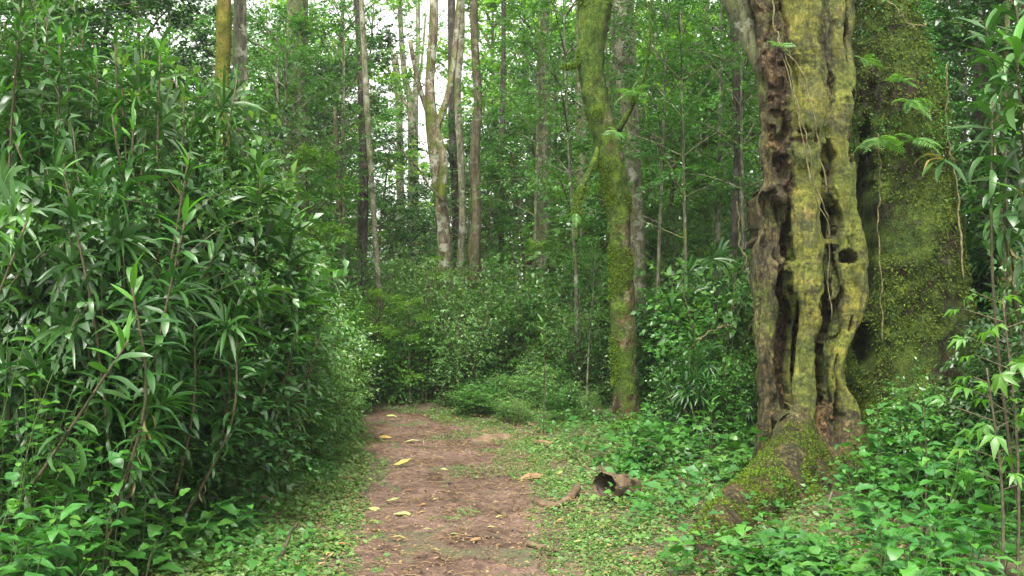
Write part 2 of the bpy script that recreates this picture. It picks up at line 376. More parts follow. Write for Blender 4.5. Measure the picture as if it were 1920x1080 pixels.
# ------------------------------------------------------------------ ground and path
def grid_sheet(name, xs, ys, zf, mat):
    X, Y = np.meshgrid(xs, ys); Z = zf(X, Y); g = Geo(); nx, ny = len(xs), len(ys)
    i = np.arange(ny - 1)[:, None] * nx; j = np.arange(nx - 1)[None]
    f = np.stack([i + j, i + j + 1, i + nx + j + 1, i + nx + j], -1).reshape(-1, 4)
    g.add(np.stack([X, Y, Z], -1).reshape(-1, 3), [f]); return g.mesh(name, mat)
xs = np.concatenate([-np.geomspace(600, 12.5, 14), np.linspace(-12, 12, 200), np.geomspace(12.5, 600, 14)])
ys = np.concatenate([[-600, -150, -40, -15], np.linspace(-6, 24, 230), np.geomspace(25, 700, 16)])
link('ground', grid_sheet('ground', xs, ys, gh, M['ground']), kind='structure')

g = Geo(); ny, nx = 900, 110
yy = np.linspace(-2, 19, ny); l, r = edges(yy)
zz0 = 0 * yy
l2 = l - .12 + .16 * fbm(np.stack([yy * 1.3, zz0, zz0], -1), 4, 11); r2 = r + .15 + .26 * fbm(np.stack([yy * 1.1, zz0 + 5, zz0], -1), 4, 12)
t = np.linspace(0, 1, nx); X = l2[:, None] + (r2 - l2)[:, None] * t[None]; Y = np.repeat(yy[:, None], nx, 1)
pp = np.stack([X, Y, 0 * X], -1)
foot = np.maximum(0, fbm(pp * np.array([3.2, 2.2, 1]), 3, 21) - .1) * -.07
Z = gh(X, Y) + .012 + .024 * fbm(pp * 5, 5, 22) + foot + .008 * np.maximum(0, fbm(pp * 22, 2, 23)) * 1.5
Z -= .05 * (1 - sm(np.minimum(t, 1 - t) / .05))[None]
i = np.arange(ny - 1)[:, None] * nx; j = np.arange(nx - 1)[None]
g.add(pp * [1, 1, 0] + Z[..., None] * [0, 0, 1], [np.stack([i + j, i + j + 1, i + nx + j + 1, i + nx + j], -1).reshape(-1, 4)])
link('dirt_path', g.mesh('dirt_path', M['path']), kind='structure')

# ------------------------------------------------------------------ foliage libraries (shared mesh data)
def crown_variant(h, rad, nlimb, L, Wd, mat, seed, ntw=900, k=10, tall=.3, simple=False, trunk_r=.06):
    """an understory tree: trunk + limbs (one mesh), leaves on twigs (one mesh); base at origin"""
    r_ = np.random.default_rng(seed); wood = Geo(); lf = Geo()
    bend = r_.normal(0, .05 * h, 2)
    tp = [[0, 0, -.15, trunk_r * 1.3], [bend[0] * .2, bend[1] * .3, h * .3, trunk_r], [bend[0] * .7, bend[1] * .6, h * .65, trunk_r * .7], [bend[0], bend[1], h * .97, trunk_r * .25]]
    q = tube(wood, tp, n=12, sides=7, lump=.15, seed=seed)
    SS = []; TT = []
    for i in range(nlimb):
        u = tall + (1 - tall) * (i + r_.random()) / nlimb; b = q[int(u * 11), :3]; az = i * 2.4 + r_.normal(0, .4)
        ln = rad * (1.05 - .55 * max(0, (u - tall) / (1 - tall)) ** 1.5) * r_.uniform(.65, 1.2); el = r_.uniform(0, .6) + .25 * u
        d = np.array([math.cos(az) * math.cos(el), math.sin(az) * math.cos(el), math.sin(el)])
        m = b + d * ln * .5 + [0, 0, .08 * ln]; e = b + d * ln + [0, 0, -.05 * ln]
        lq = tube(wood, [[*b, trunk_r * .45], [*m, trunk_r * .25], [*e, trunk_r * .1]], n=5, sides=4, cap=False)
        nt_ = max(4, int(ntw / nlimb))
        tt = r_.uniform(.25, 1, nt_) ** .7; base = np.stack([np.interp(tt, np.linspace(0, 1, 5), lq[:, c]) for c in range(3)], -1)
        off = r_.normal(0, 1, (nt_, 3)) * [1, 1, .55]; off = unit(off) * (r_.random(nt_) ** .5 * ln * .45)[:, None]
        SS.append(base + off * .6); TT.append(unit(off * [1, 1, .5] + d * ln * .3 + r_.normal(0, .08, (nt_, 3))))
    SS = np.concatenate(SS); TT = np.concatenate(TT)
    twigs(lf, wood, SS, TT, r_.uniform(.25, .5, len(SS)) * rad * .28, k, L, Wd, simple=simple, wr=.006, tw_every=5)
    return wood, lf

TREES = []
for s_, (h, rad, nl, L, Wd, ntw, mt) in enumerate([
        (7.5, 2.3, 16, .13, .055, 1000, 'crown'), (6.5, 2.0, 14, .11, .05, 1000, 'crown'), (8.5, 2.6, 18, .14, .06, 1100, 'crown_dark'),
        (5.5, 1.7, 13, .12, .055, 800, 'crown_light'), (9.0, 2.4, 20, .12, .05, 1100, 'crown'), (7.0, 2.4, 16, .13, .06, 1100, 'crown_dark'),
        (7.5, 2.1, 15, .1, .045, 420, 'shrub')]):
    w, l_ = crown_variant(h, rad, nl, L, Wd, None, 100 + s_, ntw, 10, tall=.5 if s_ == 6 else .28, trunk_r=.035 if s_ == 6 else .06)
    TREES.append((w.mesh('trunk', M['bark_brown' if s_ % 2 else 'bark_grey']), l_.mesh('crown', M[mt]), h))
CANOPY = []
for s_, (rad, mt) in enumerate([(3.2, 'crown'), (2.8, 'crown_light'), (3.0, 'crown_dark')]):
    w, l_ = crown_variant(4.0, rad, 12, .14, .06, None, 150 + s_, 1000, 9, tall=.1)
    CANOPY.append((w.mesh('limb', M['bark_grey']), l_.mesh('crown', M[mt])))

def shrub_variant(kind, seed, mt):
    r_ = np.random.default_rng(seed); wood = Geo(); lf = Geo(); rad, h = .75, 1.7
    SS = []; TT = []
    for i in range(11):
        az = r_.uniform(0, TAU); sp = r_.uniform(.1, 1) * rad * .8; hh = h * r_.uniform(.55, 1)
        a = np.array([math.cos(az) * .1, math.sin(az) * .1, -.1]); b = np.array([math.cos(az) * sp * .5, math.sin(az) * sp * .5, hh * .55]); c = np.array([math.cos(az) * sp, math.sin(az) * sp, hh])
        q = tube(wood, [[*a, .014], [*b, .01], [*c, .004]], n=6, sides=4, cap=False)
        if kind == 'strap':
            for u in (5, 4, 3, 2):
                if r_.random() < .85: rosette(lf, q[u, :3] + r_.normal(0, .06, 3), q[5, :3] - q[3, :3] + r_.normal(0, .25, 3), 20, .26, .032, 1.1, rv=r_.random())
        else:
            m = 34; tt = r_.uniform(.12, 1, m); base = np.stack([np.interp(tt, np.linspace(0, 1, 6), q[:, k]) for k in range(3)], -1)
            d = unit(r_.normal(0, 1, (m, 3)) * [1, 1, .4] + np.array([math.cos(az), math.sin(az), .35]) * .5)
            SS.append(base + d * r_.uniform(0, .22, m)[:, None]); TT.append(d)
    if kind != 'strap':
        SS = np.concatenate(SS); TT = np.concatenate(TT)
        L, Wd, k = {'fine': (.06, .03, 11), 'broad': (.1, .055, 8)}[kind]
        twigs(lf, wood, SS, TT, r_.uniform(.18, .4, len(SS)), k, L, Wd, wr=.003, tw_every=4)
    return wood.mesh('stem', M['twig']), lf.mesh('foliage', M[mt])
SH = {'fine': [shrub_variant('fine', 200 + i, m_) for i, m_ in enumerate(['shrub_pale', 'shrub_pale', 'shrub', 'shrub_pale'])],
      'broad': [shrub_variant('broad', 220 + i, m_) for i, m_ in enumerate(['shrub', 'shrub', 'shrub_pale'])],
      'strap': [shrub_variant('strap', 240 + i, m_) for i, m_ in enumerate(['strap', 'strap', 'shrub'])],
      'dark': [shrub_variant('broad', 260 + i, m_) for i, m_ in enumerate(['crown_dark', 'strap'])]}

def put_shrub(kind, x, y, h, w=None, label='', group='', name='shrub', cat='shrub', z=None):
    w_, l_ = rnd.choice(SH[kind]); kn = {'fine': 'small-leaved', 'broad': 'broad-leaved', 'strap': 'strap-leaved', 'dark': 'dark-leaved'}[kind]
    label = f'{kn} {label}, {where(x, y)}'; group = f'{kn} {group}, {where(x, y)}'
    s = h / 1.7; sw = (w or h * .5) / .75
    o = empty(name, label, cat, group, (x, y, gz(x, y) if z is None else z)); o.rotation_euler = (rnd.gauss(0, .05), rnd.gauss(0, .05), rnd.uniform(0, TAU)); o.scale = (sw, sw, s)
    link('stem', w_, o); link('foliage', l_, o, kind='stuff'); return o

# ------------------------------------------------------------------ far forest and understory trees
g = Geo(); wg = Geo()
nT = 9000
px = rng.uniform(-700, 2600, nT); d = rng.uniform(42, 62, nT)
x = (px - 960) / F * d
top = 9 + 10 * sm((np.abs(px - 765) - 50) / 200) + 4 * fbm(np.stack([px / 90, d * .1, 0 * px], -1), 3, 4)
z = rng.random(nT) ** .8 * top
SS = np.stack([x, d, z], -1); TT = unit(rng.normal(0, 1, (nT, 3)) * [1, 1, .4])
twigs(g, None, SS, TT, rng.uniform(.8, 1.9, nT), 13, .27, .14, simple=True)
link('far_forest', g.mesh('far_forest', M['crown'])); tag(bpy.data.objects['far_forest'], 'far green wall of forest closing the view behind the trees', 'forest', kind='stuff')

LM = [(-500, 'at the far left edge'), (40, 'above the left thicket, left part'), (230, 'above the left thicket, middle part'), (420, 'near the orange-yellow mossy trunk'), (560, 'near the thick green-grey trunk'), (690, 'near the thin pale spotted trunk'), (830, 'near the forked tree'),
      (905, 'near the dark wavy trunk'), (1018, 'near the straight greyish trunk'), (1150, 'near the leaning mossy tree'), (1255, 'near the hazy pale forked tree'), (1378, 'near the dark draped trunk'), (1560, 'behind the great hollow tree'), (1760, 'near the ochre trunk'), (1880, 'at the right edge')]
def where(x, y):
    px_ = x / y * F + 960; return min(LM, key=lambda q: abs(q[0] - px_))[1]
TCOL = ['mid green', 'loose mid green', 'dark green', 'bright yellow-green', 'tall narrow', 'dense dark', 'thin sparse-leaved']
used_lab = {}
def put_tree(v, x, y, sc, label=None, group=None, sink=0):
    far = 'very far' if y > 31 else 'far' if y > 23 else 'mid-distance' if y > 16 else 'nearer'
    label = f'{far} {TCOL[v]} forest tree {where(x, y)}'; group = f'{far} {TCOL[v]} trees {where(x, y)}'
    tr, cr, h = TREES[v]; o = empty('understory_tree', label, 'tree', group, (x, y, gz(x, y) - sink)); o.rotation_euler = (rnd.gauss(0, .03), rnd.gauss(0, .03), rnd.uniform(0, TAU)); o.scale = (sc, sc, sc)
    link('trunk', tr, o); link('crown', cr, o); return o

# (pixel column, distance, variant, scale)
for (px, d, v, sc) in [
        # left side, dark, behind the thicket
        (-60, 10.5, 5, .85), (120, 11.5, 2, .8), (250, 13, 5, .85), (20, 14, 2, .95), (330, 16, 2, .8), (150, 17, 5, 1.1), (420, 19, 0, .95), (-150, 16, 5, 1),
        # left middle
        (520, 17, 0, .85), (600, 15.5, 3, .72), (640, 21, 2, .85), (500, 24, 4, 1.0), (610, 26, 5, 1.05), (560, 31, 0, 1.25), (690, 24, 1, .8), (700, 34, 1, .7), (640, 38, 4, 1.2),
        # centre, lower so that the sky shows
        (760, 24, 1, .62), (770, 31, 3, .65), (820, 27, 0, .68), (860, 23, 2, .66), (900, 30, 5, .95), (940, 25, 0, .85), (960, 36, 4, 1.15), (1000, 22, 1, .8), (1010, 30, 2, 1.1), (760, 40, 0, .7), (860, 39, 1, 1.05), (890, 21, 1, .6),
        # right of centre
        (1060, 25, 0, 1.0), (1080, 19, 3, .7), (1110, 34, 4, 1.2), (1130, 17.5, 1, .7), (1220, 16.5, 1, .75), (1240, 23, 3, .85), (1290, 20, 0, .75), (1330, 17, 1, .9), (1350, 26, 4, 1.0), (1300, 33, 0, 1.1), (1400, 22, 2, .85), (1410, 15, 0, .8), (1200, 38, 1, 1.2), (1400, 36, 5, 1.2),
        # right
        (1480, 19, 4, .9), (1800, 13.5, 5, .75), (1880, 12, 2, .75), (1960, 10.5, 5, .8), (1850, 18, 0, .95), (1760, 22, 5, 1.0), (1950, 17, 2, 1.0), (1700, 28, 0, 1.2), (2100, 14, 2, 1), (1600, 24, 2, 1.1)]:
    put_tree(v, (px - 960) / F * d, d, sc)
for i in range(26):
    px = rnd.uniform(520, 1480); d = rnd.uniform(23, 39)
    if 675 < px < 840: continue
    v = rnd.choice([0, 1, 6, 3, 6, 6, 3]); sc = (CAMZ + 600 / F * d) / TREES[v][2] * rnd.uniform(.85, 1.1)
    if 815 <= px < 1010: sc *= .82
    if 1180 <= px < 1420: sc *= .85
    put_tree(v, (px - 960) / F * d, d, sc)
for px, d in [(935, 35), (985, 31)]:
    v = rnd.choice([3, 6, 1, 3]); put_tree(v, (px - 960) / F * d, d, (CAMZ + 590 / F * d) / TREES[v][2] * rnd.uniform(.85, 1.1) * (.8 if px < 800 else 1))
for px, d, sc in [(1225, 13.2, .8), (1290, 12.4, .72), (1345, 14.5, .9), (1395, 12.6, .75), (1085, 14.5, .85), (1180, 17, 1.0), (1000, 19, 1.0), (1990, 8.8, .6), (1960, 10.5, .7), (1800, 12, .75), (640, 17, .85), (520, 15, .8)]:
    put_tree(6, (px - 960) / F * d, d, sc)
# ------------------------------------------------------------------ the trunks traced one by one
def trunk_tree(name, label, rows, d, mat, base_py=None, sides=12, lump=.12, limbs=(), cat='tree', group=None, canopy=None, seed=1, n=60, rough=0.0):
    """rows: (px, py, width_px) from the top down; d distance; canopy: (variant, scale)"""
    rows = list(rows); bx, by, bw = rows[-1]
    B = P(bx, by, d); gb = gz(B[0], d)
    o = empty(name, label, cat, group, (B[0], d, gb))
    def conv(rs, root=False):
        out = []
        for (px_, py_, w_) in rs:
            p = P(px_, py_, d); out.append([p[0] - B[0], 0, p[2] - gb, w_ / 2 / F * d])
        return out
    pts = conv(rows)
    if pts[-1][2] > -.1: pts.append([pts[-1][0], 0, -.15, pts[-1][3] * 1.15])
    dx = pts[0][0] - pts[1][0]; dz = pts[0][2] - pts[1][2]
    up = 11.0 if canopy else None
    if up and pts[0][2] < up:
        k = (up - pts[0][2]); sl = np.clip(dx / dz, -.15, .15); t0 = pts[0]; ns = max(1, int(k / 1.3))
        pts = [[t0[0] + sl * k * q_ / ns, .3 * q_ / ns, t0[2] + k * q_ / ns, t0[3] * (1 - .4 * q_ / ns)] for q_ in range(ns, 0, -1)] + pts
    g = Geo(); tube(g, pts, n=n, sides=sides, lump=lump, seed=seed, rough=rough)
    link('trunk', g.mesh('trunk', mat), o)
    for i, (lr, yo) in enumerate(limbs):
        lg = Geo(); lp = conv(lr); 
        for k_, p_ in enumerate(lp): p_[1] = yo * k_ / max(1, len(lp) - 1)
        tube(lg, lp, n=30, sides=10, lump=lump, seed=seed + i + 3, rough=rough * .25); link('limb', lg.mesh('limb', mat), o)
    if canopy:
        v, sc = canopy; sc *= .6 if d >= 16 else .85; c = link('crown', CANOPY[v][1], o, loc=(pts[0][0], .3, up - 1.5)); c.scale = (sc, sc, sc * .8); c.rotation_euler.z = rnd.uniform(0, 6)
        c = link('limb', CANOPY[v][0], o, loc=(pts[0][0], .3, up - 1.5)); c.scale = (sc, sc, sc * .8)
    return o

trunk_tree('mossy_tree', 'slim tree coated in orange-yellow moss behind the left thicket', [(420, -60, 27), (420, 60, 28), (416, 180, 28), (424, 300, 27), (430, 420, 30), (432, 760, 34)], 11.0, M['bark_yellow'], canopy=(0, .8), seed=1, rough=.012, n=160)
trunk_tree('forest_tree', 'grey-brown mottled trunk right beside the orange-yellow mossy trunk', [(452, -60, 24), (450, 60, 26), (452, 180, 28), (455, 300, 27), (458, 760, 32)], 11.4, M['bark_grey'], canopy=(2, .8), seed=2)
trunk_tree('forest_tree', 'thick straight green-grey trunk in haze left of the centre', [(558, -80, 36), (558, 100, 38), (560, 300, 39), (562, 500, 44), (565, 700, 52)], 20, M['bark_green'], canopy=(0, 1.2), seed=3)
trunk_tree('forest_tree', 'dark leaning trunk behind the thin pale trunk left of centre', [(668, -60, 16), (678, 120, 17), (682, 300, 17), (678, 480, 20), (674, 600, 22), (672, 720, 24)], 18, M['bark_dark'], canopy=(2, .9), seed=4)
trunk_tree('forest_tree', 'very thin pale spotted trunk bending right as it goes down', [(674, -60, 9), (682, 80, 10), (688, 200, 12), (698, 360, 10), (706, 480, 11), (711, 580, 13), (713, 720, 15)], 16.5, M['bark_pale'], canopy=(1, .7), seed=5, lump=.05)
trunk_tree('forked_tree', 'mottled tree forking into three pale limbs, green moss below the fork', [(815, -60, 15), (812, 60, 17), (806, 160, 18), (811, 240, 26), (822, 340, 24), (832, 440, 26), (834, 540, 26), (835, 700, 32)], 17, M['bark_fork'], canopy=(1, .8), seed=6,
           limbs=[([(811, 235, 12), (795, 190, 10), (782, 140, 9), (772, 85, 8)], -.3), ([(816, 245, 15), (838, 180, 13), (850, 100, 12), (858, 0, 10), (862, -60, 9)], .4), ([(815, 240, 18), (832, 300, 16), (830, 380, 14)], -.25)])
trunk_tree('forest_tree', 'dark trunk hidden behind the forked tree', [(846, -60, 14), (848, 120, 16), (850, 250, 18), (856, 400, 18), (858, 640, 20)], 23, M['bark_dark'], canopy=(2, .9), seed=7)
trunk_tree('forest_tree', 'slender cream coloured trunk just right of the forked tree', [(864, -60, 10), (866, 60, 11), (858, 170, 13), (864, 300, 13), (867, 420, 13), (861, 540, 14), (861, 700, 16)], 18.5, M['bark_pale'], canopy=(1, .7), seed=8, lump=.07)
trunk_tree('forest_tree', 'dark wavy trunk second to the right of the forked tree', [(888, -60, 13), (890, 80, 15), (896, 190, 17), (890, 290, 18), (893, 400, 20), (889, 480, 25), (889, 680, 28)], 17.5, M['bark_brown'], canopy=(0, .9), seed=9)
trunk_tree('forest_tree', 'thin dark pole-like trunk among leaves right of centre', [(944, -60, 8), (944, 100, 9), (942, 260, 10), (940, 430, 10), (940, 640, 12)], 23, M['bark_dark'], canopy=(2, .8), seed=10, sides=8)
trunk_tree('forest_tree', 'straight greyish trunk with green tint halfway to the mossy tree', [(1024, -60, 17), (1020, 100, 18), (1018, 260, 19), (1017, 400, 20), (1017, 640, 22)], 20, M['bark_green'], canopy=(0, 1.0), seed=11)
trunk_tree('forest_tree', 'grey trunk seen through the gap beside the leaning mossy tree', [(1088, -60, 18), (1088, 200, 20), (1090, 380, 21), (1090, 640, 24)], 23, M['bark_green'], canopy=(0, 1.0), seed=12)
trunk_tree('forest_tree', 'pale mottled trunk directly behind the leaning mossy tree', [(1160, -80, 48), (1164, 0, 47), (1170, 120, 46), (1182, 230, 36), (1190, 340, 30), (1196, 460, 30), (1200, 760, 36)], 14.8, M['bark_pale'], canopy=(1, .9), seed=13)
trunk_tree('forest_tree', 'hazy pale forked tree seen between mossy and great tree', [(1228, 60, 8), (1240, 200, 12), (1256, 290, 19), (1252, 400, 22), (1250, 620, 28)], 26, M['bark_pale'], canopy=(1, .9), seed=14, limbs=[([(1256, 300, 12), (1272, 250, 9), (1290, 190, 7), (1300, 120, 5)], .4)])
trunk_tree('forest_tree', 'thin dark crooked trunk beside the pale hazy tree', [(1205, 200, 7), (1214, 300, 8), (1220, 400, 9), (1224, 660, 10)], 18, M['bark_brown'], seed=15, sides=8)
trunk_tree('forest_tree', 'slim brown trunk in the haze before the great tree', [(1326, -60, 9), (1324, 200, 10), (1326, 420, 11), (1328, 660, 12)], 21, M['bark_brown'], canopy=(0, .8), seed=16, sides=8)
trunk_tree('forest_tree', 'dark trunk draped with climbing leaves left of the great tree', [(1376, -60, 10), (1380, 120, 11), (1382, 260, 12), (1378, 400, 13), (1374, 520, 14), (1372, 760, 16)], 13, M['bark_dark'], canopy=(2, .8), seed=17)
trunk_tree('forest_tree', 'grey-brown trunk behind the right shoulder of the great tree', [(1752, -60, 18), (1748, 80, 18), (1750, 240, 18), (1756, 760, 22)], 14, M['bark_dark'], canopy=(2, .9), seed=18)
trunk_tree('forest_tree', 'ochre trunk upper right of the great tree', [(1768, -60, 26), (1766, 100, 24), (1768, 240, 22), (1776, 760, 26)], 15, M['bark_grey'], canopy=(0, .9), seed=19)
trunk_tree('forest_tree', 'dark trunk among hanging leaves at the right', [(1838, -60, 20), (1836, 200, 22), (1834, 400, 25), (1842, 560, 28), (1850, 820, 34)], 11, M['bark_dark'], canopy=(2, .8), seed=20)
trunk_tree('forest_tree', 'thin brown trunk farthest right behind the bright seedling', [(1890, -60, 9), (1886, 200, 10), (1880, 420, 12), (1886, 640, 12), (1890, 860, 14)], 9.5, M['bark_brown'], seed=21, sides=8)
trunk_tree('forest_tree', 'small dark sapling trunk in the shrubs left of centre', [(628, 200, 8), (634, 320, 10), (636, 440, 11), (632, 640, 12)], 19, M['bark_brown'], seed=22, sides=8)
for (rows, d, lm, lab) in [
        ([(748, -60, 9), (752, 60, 10), (760, 150, 12), (772, 205, 16), (774, 330, 18), (776, 640, 24)], 34, [([(770, 205, 8), (752, 180, 7), (738, 130, 6), (726, 50, 5)], .4)], 'pale far trunk against the bright sky, branching at its left'),
        ([(782, -60, 8), (784, 80, 9), (779, 200, 11), (780, 640, 16)], 40, [([(780, 190, 7), (790, 110, 5), (796, 20, 4)], .5)], 'faint far trunk in front of the bright sky gap'),
        ([(742, 100, 8), (748, 190, 12), (750, 320, 14), (752, 640, 18)], 37, [([(748, 200, 7), (735, 150, 6), (715, 100, 4)], .4)], 'far broken trunk with a crooked side branch against the sky')]:
    trunk_tree('far_tree', lab, rows, d, M['bark_pale'], seed=rnd.randint(1, 99), limbs=lm, canopy=None, sides=8)

# leaning mossy tree with its bent limb
D1 = 11.6
mt = trunk_tree('leaning_mossy_tree', 'leaning trunk thickly covered in green moss beside the path', [(1116, -120, 62), (1116, 0, 60), (1107, 110, 52), (1119, 200, 51), (1143, 290, 48), (1158, 380, 45), (1163, 480, 44), (1168, 600, 46), (1172, 720, 48), (1176, 800, 52), (1178, 850, 62)], D1, M['bark_moss'],
                canopy=(0, 1.0), seed=31, n=420, sides=48, lump=.16, rough=.022,
                limbs=[([(1128, 262, 12), (1112, 305, 11), (1094, 345, 12), (1080, 380, 13), (1077, 420, 13), (1075, 456, 7)], -.5), ([(1158, 245, 15), (1178, 212, 9), (1194, 178, 6), (1205, 140, 5), (1212, 80, 5), (1214, 0, 4)], -.35),
                       ([(1092, 120, 7), (1070, 128, 5), (1048, 135, 3)], -.2)])
def moss_on(o, n, L, mat, seed, facing=None, zmax=99, name='moss', thr=-.05, nscale=3.0, hang=.5):
    """moss tufts growing on the child trunk/limb meshes of o"""
    r_ = np.random.default_rng(seed); g = Geo()
    for ch in [c for c in o.children if c.type == 'MESH' and c.name.split('.')[0] in ('trunk', 'limb', 'root')]:
        me = ch.data; nv = len(me.vertices)
        if nv > 400000: continue
        v = np.zeros(nv * 3, np.float32); me.vertices.foreach_get('co', v); v = v.reshape(-1, 3); nn = np.zeros(nv * 3, np.float32); me.vertices.foreach_get('normal', nn); nn = nn.reshape(-1, 3)
        
        ok = (nn[:, 1] < .35) & (v[:, 2] < zmax)
        ok &= noise(v * nscale, seed) > thr
        idx = np.nonzero(ok)[0]
        if len(idx) == 0: continue
        m = int(n * (1 if ch.name.startswith('trunk') else .06)); idx = r_.choice(idx, m)
        jit = r_.normal(0, .018, (m, 3)); jit -= nn[idx] * (jit * nn[idx]).sum(1, keepdims=True)
        D = nn[idx] * .8 + r_.normal(0, .5, (m, 3)); D[:, 2] -= hang
        leaf_batch(g, v[idx] + jit + nn[idx] * .002, D, nn[idx] + r_.normal(0, .5, (m, 3)), L * r_.uniform(.5, 1.4, m), L * .5, rv=r_.random(m), simple=True)
    link(name, g.mesh(name, mat), o, kind='stuff')
moss_on(mt, 15000, .02, M['moss'], 5, zmax=5.2, thr=.05)

# ------------------------------------------------------------------ the great hollow tree
DH = 8.6
def hp(rows, off0=0.0):
    """(px, py, radius px, depth offset) -> world (x, y, z, r)"""
    out = []
    for (px_, py_, r_, o_) in rows:
        d_ = DH + o_ + off0; p = P(px_, py_, d_); out.append([*p, r_ / F * d_])
    return out
strands = []   # (rows, kind)  kind 0 bark, 1 rotten wood inside, 2 smooth ribbed stem, 3 root
strands.append((hp([(1430, -700, 60, .1), (1436, -120, 42, 0), (1440, 0, 30, 0), (1440, 150, 24, 0), (1438, 300, 20, .02), (1434, 400, 17, 0), (1430, 500, 17, 0), (1430, 600, 17, 0), (1430, 700, 18, 0), (1433, 800, 19, 0), (1436, 900, 24, 0), (1438, 980, 26, 0)]), 0))
strands.append((hp([(1462, 340, 22, -.02), (1458, 400, 14, .05), (1450, 470, 15, -.04), (1448, 540, 15, -.06), (1446, 640, 13, -.05), (1458, 740, 14, -.05), (1466, 820, 17, 0), (1466, 900, 24, 0), (1462, 980, 24, 0)]), 0))
strands.append((hp([(1484, 330, 20, .08), (1481, 400, 10, .14), (1479, 500, 9, .16), (1480, 580, 9, .2), (1484, 650, 9, .2), (1480, 760, 9, .18), (1476, 860, 16, .1), (1474, 960, 20, .1)]), 2))
strands.append((hp([(1500, -700, 60, 0), (1503, -120, 40, -.1), (1505, 0, 38, -.13), (1500, 80, 36, -.13), (1506, 140, 30, -.1), (1512, 220, 34, -.06), (1516, 300, 33, -.04), (1510, 400, 30, -.08), (1514, 480, 28, -.1), (1512, 540, 28, -.12), (1518, 600, 22, -.14), (1514, 680, 20, -.16), (1506, 750, 26, -.2), (1498, 810, 32, -.27), (1488, 860, 40, -.36), (1480, 905, 46, -.4), (1475, 960, 50, -.4)]), 2))
strands.append((hp([(1570, -700, 60, .1), (1562, -120, 42, 0), (1566, 0, 32, 0), (1568, 110, 30, -.02), (1566, 210, 32, -.02), (1574, 280, 28, -.04), (1582, 340, 27, -.05), (1585, 400, 27, -.05), (1588, 455, 28, -.07), (1592, 520, 26, -.05), (1592, 580, 22, -.05), (1582, 640, 21, -.05), (1578, 700, 21, -.07), (1583, 760, 24, -.1), (1588, 820, 27, -.14), (1598, 880, 34, -.2), (1606, 960, 40, -.2)]), 2))
strands.append((hp([(1540, 320, 16, 0), (1546, 350, 15, -.03), (1548, 420, 7, .12), (1544, 500, 9, .04), (1556, 560, 9, .0), (1548, 630, 8, .05), (1556, 700, 9, .05), (1553, 790, 18, 0), (1545, 870, 30, -.1), (1540, 960, 36, -.2)]), 0))
strands.append((hp([(1560, 470, 10, -.05), (1572, 520, 12, -.06), (1566, 580, 9, -.04), (1574, 640, 9, -.03), (1566, 700, 10, -.02)]), 0))
# filling of the upper block
strands.append((hp([(1470, -700, 70, .1), (1472, -120, 44, .05), (1470, 100, 36, .05), (1470, 220, 34, .04), (1482, 330, 26, .06), (1470, 365, 16, .1)]), 0))
strands.append((hp([(1535, -700, 70, .1), (1536, -120, 44, .05), (1536, 60, 38, .03), (1538, 180, 32, .0), (1543, 250, 20, .05)]), 0))
strands.append((hp([(1580, -300, 36, .1), (1580, 0, 20, .06), (1578, 100, 18, .04), (1576, 200, 18, .04)]), 0))
# rotten core
strands.append((hp([(1500, -300, 70, .3), (1500, 200, 66, .3), (1495, 420, 40, .5), (1500, 700, 40, .5), (1505, 980, 60, .4)]), 1))
strands.append((hp([(1545, 200, 46, .3), (1548, 450, 34, .48), (1548, 700, 34, .44), (1550, 980, 46, .3)]), 1))
strands.append((hp([(1452, 300, 26, .26), (1452, 560, 22, .4), (1454, 760, 22, .38), (1456, 980, 30, .25)]), 1))
# crumbly wood near the foot, between the stems
strands.append((hp([(1545, 760, 16, -.04), (1540, 820, 26, -.1), (1535, 880, 40, -.2), (1530, 960, 50, -.25)]), 1))
def root(rows, kind=3):
    """(px, py of the ridge, distance, radius m): centre lies one radius below the ridge"""
    out = []
    for (x_, y_, d_, r_) in rows:
        p = P(x_, y_, d_); out.append([p[0], p[1], p[2] - r_ * .9, r_])
    strands.append((out, kind))
root([(1492, 760, 8.3, .14), (1480, 822, 8.05, .22), (1450, 864, 7.7, .25), (1414, 892, 7.25, .22), (1380, 920, 6.85, .18), (1352, 950, 6.5, .15), (1330, 990, 6.2, .11), (1318, 1040, 5.95, .06)])
root([(1505, 790, 8.3, .17), (1500, 855, 8.1, .24), (1474, 903, 7.7, .24), (1438, 940, 7.25, .21), (1405, 972, 6.85, .18), (1378, 1010, 6.5, .12)])
root([(1530, 820, 8.4, .18), (1530, 875, 8.15, .22), (1522, 925, 7.75, .21), (1505, 965, 7.3, .18), (1485, 1020, 6.9, .11)])
root([(1590, 770, 8.4, .12), (1602, 840, 8.25, .17), (1632, 895, 7.95, .16), (1685, 940, 7.6, .11)])
root([(1440, 840, 8.6, .11), (1430, 875, 8.55, .12), (1403, 900, 8.5, .09), (1360, 925, 8.4, .05)])
root([(1480, 905, 8.1, .3), (1462, 950, 7.7, .26), (1446, 985, 7.3, .2), (1425, 1020, 6.95, .14)])
root([(1560, 860, 8.45, .22), (1570, 905, 8.2, .24), (1580, 950, 7.9, .18)])

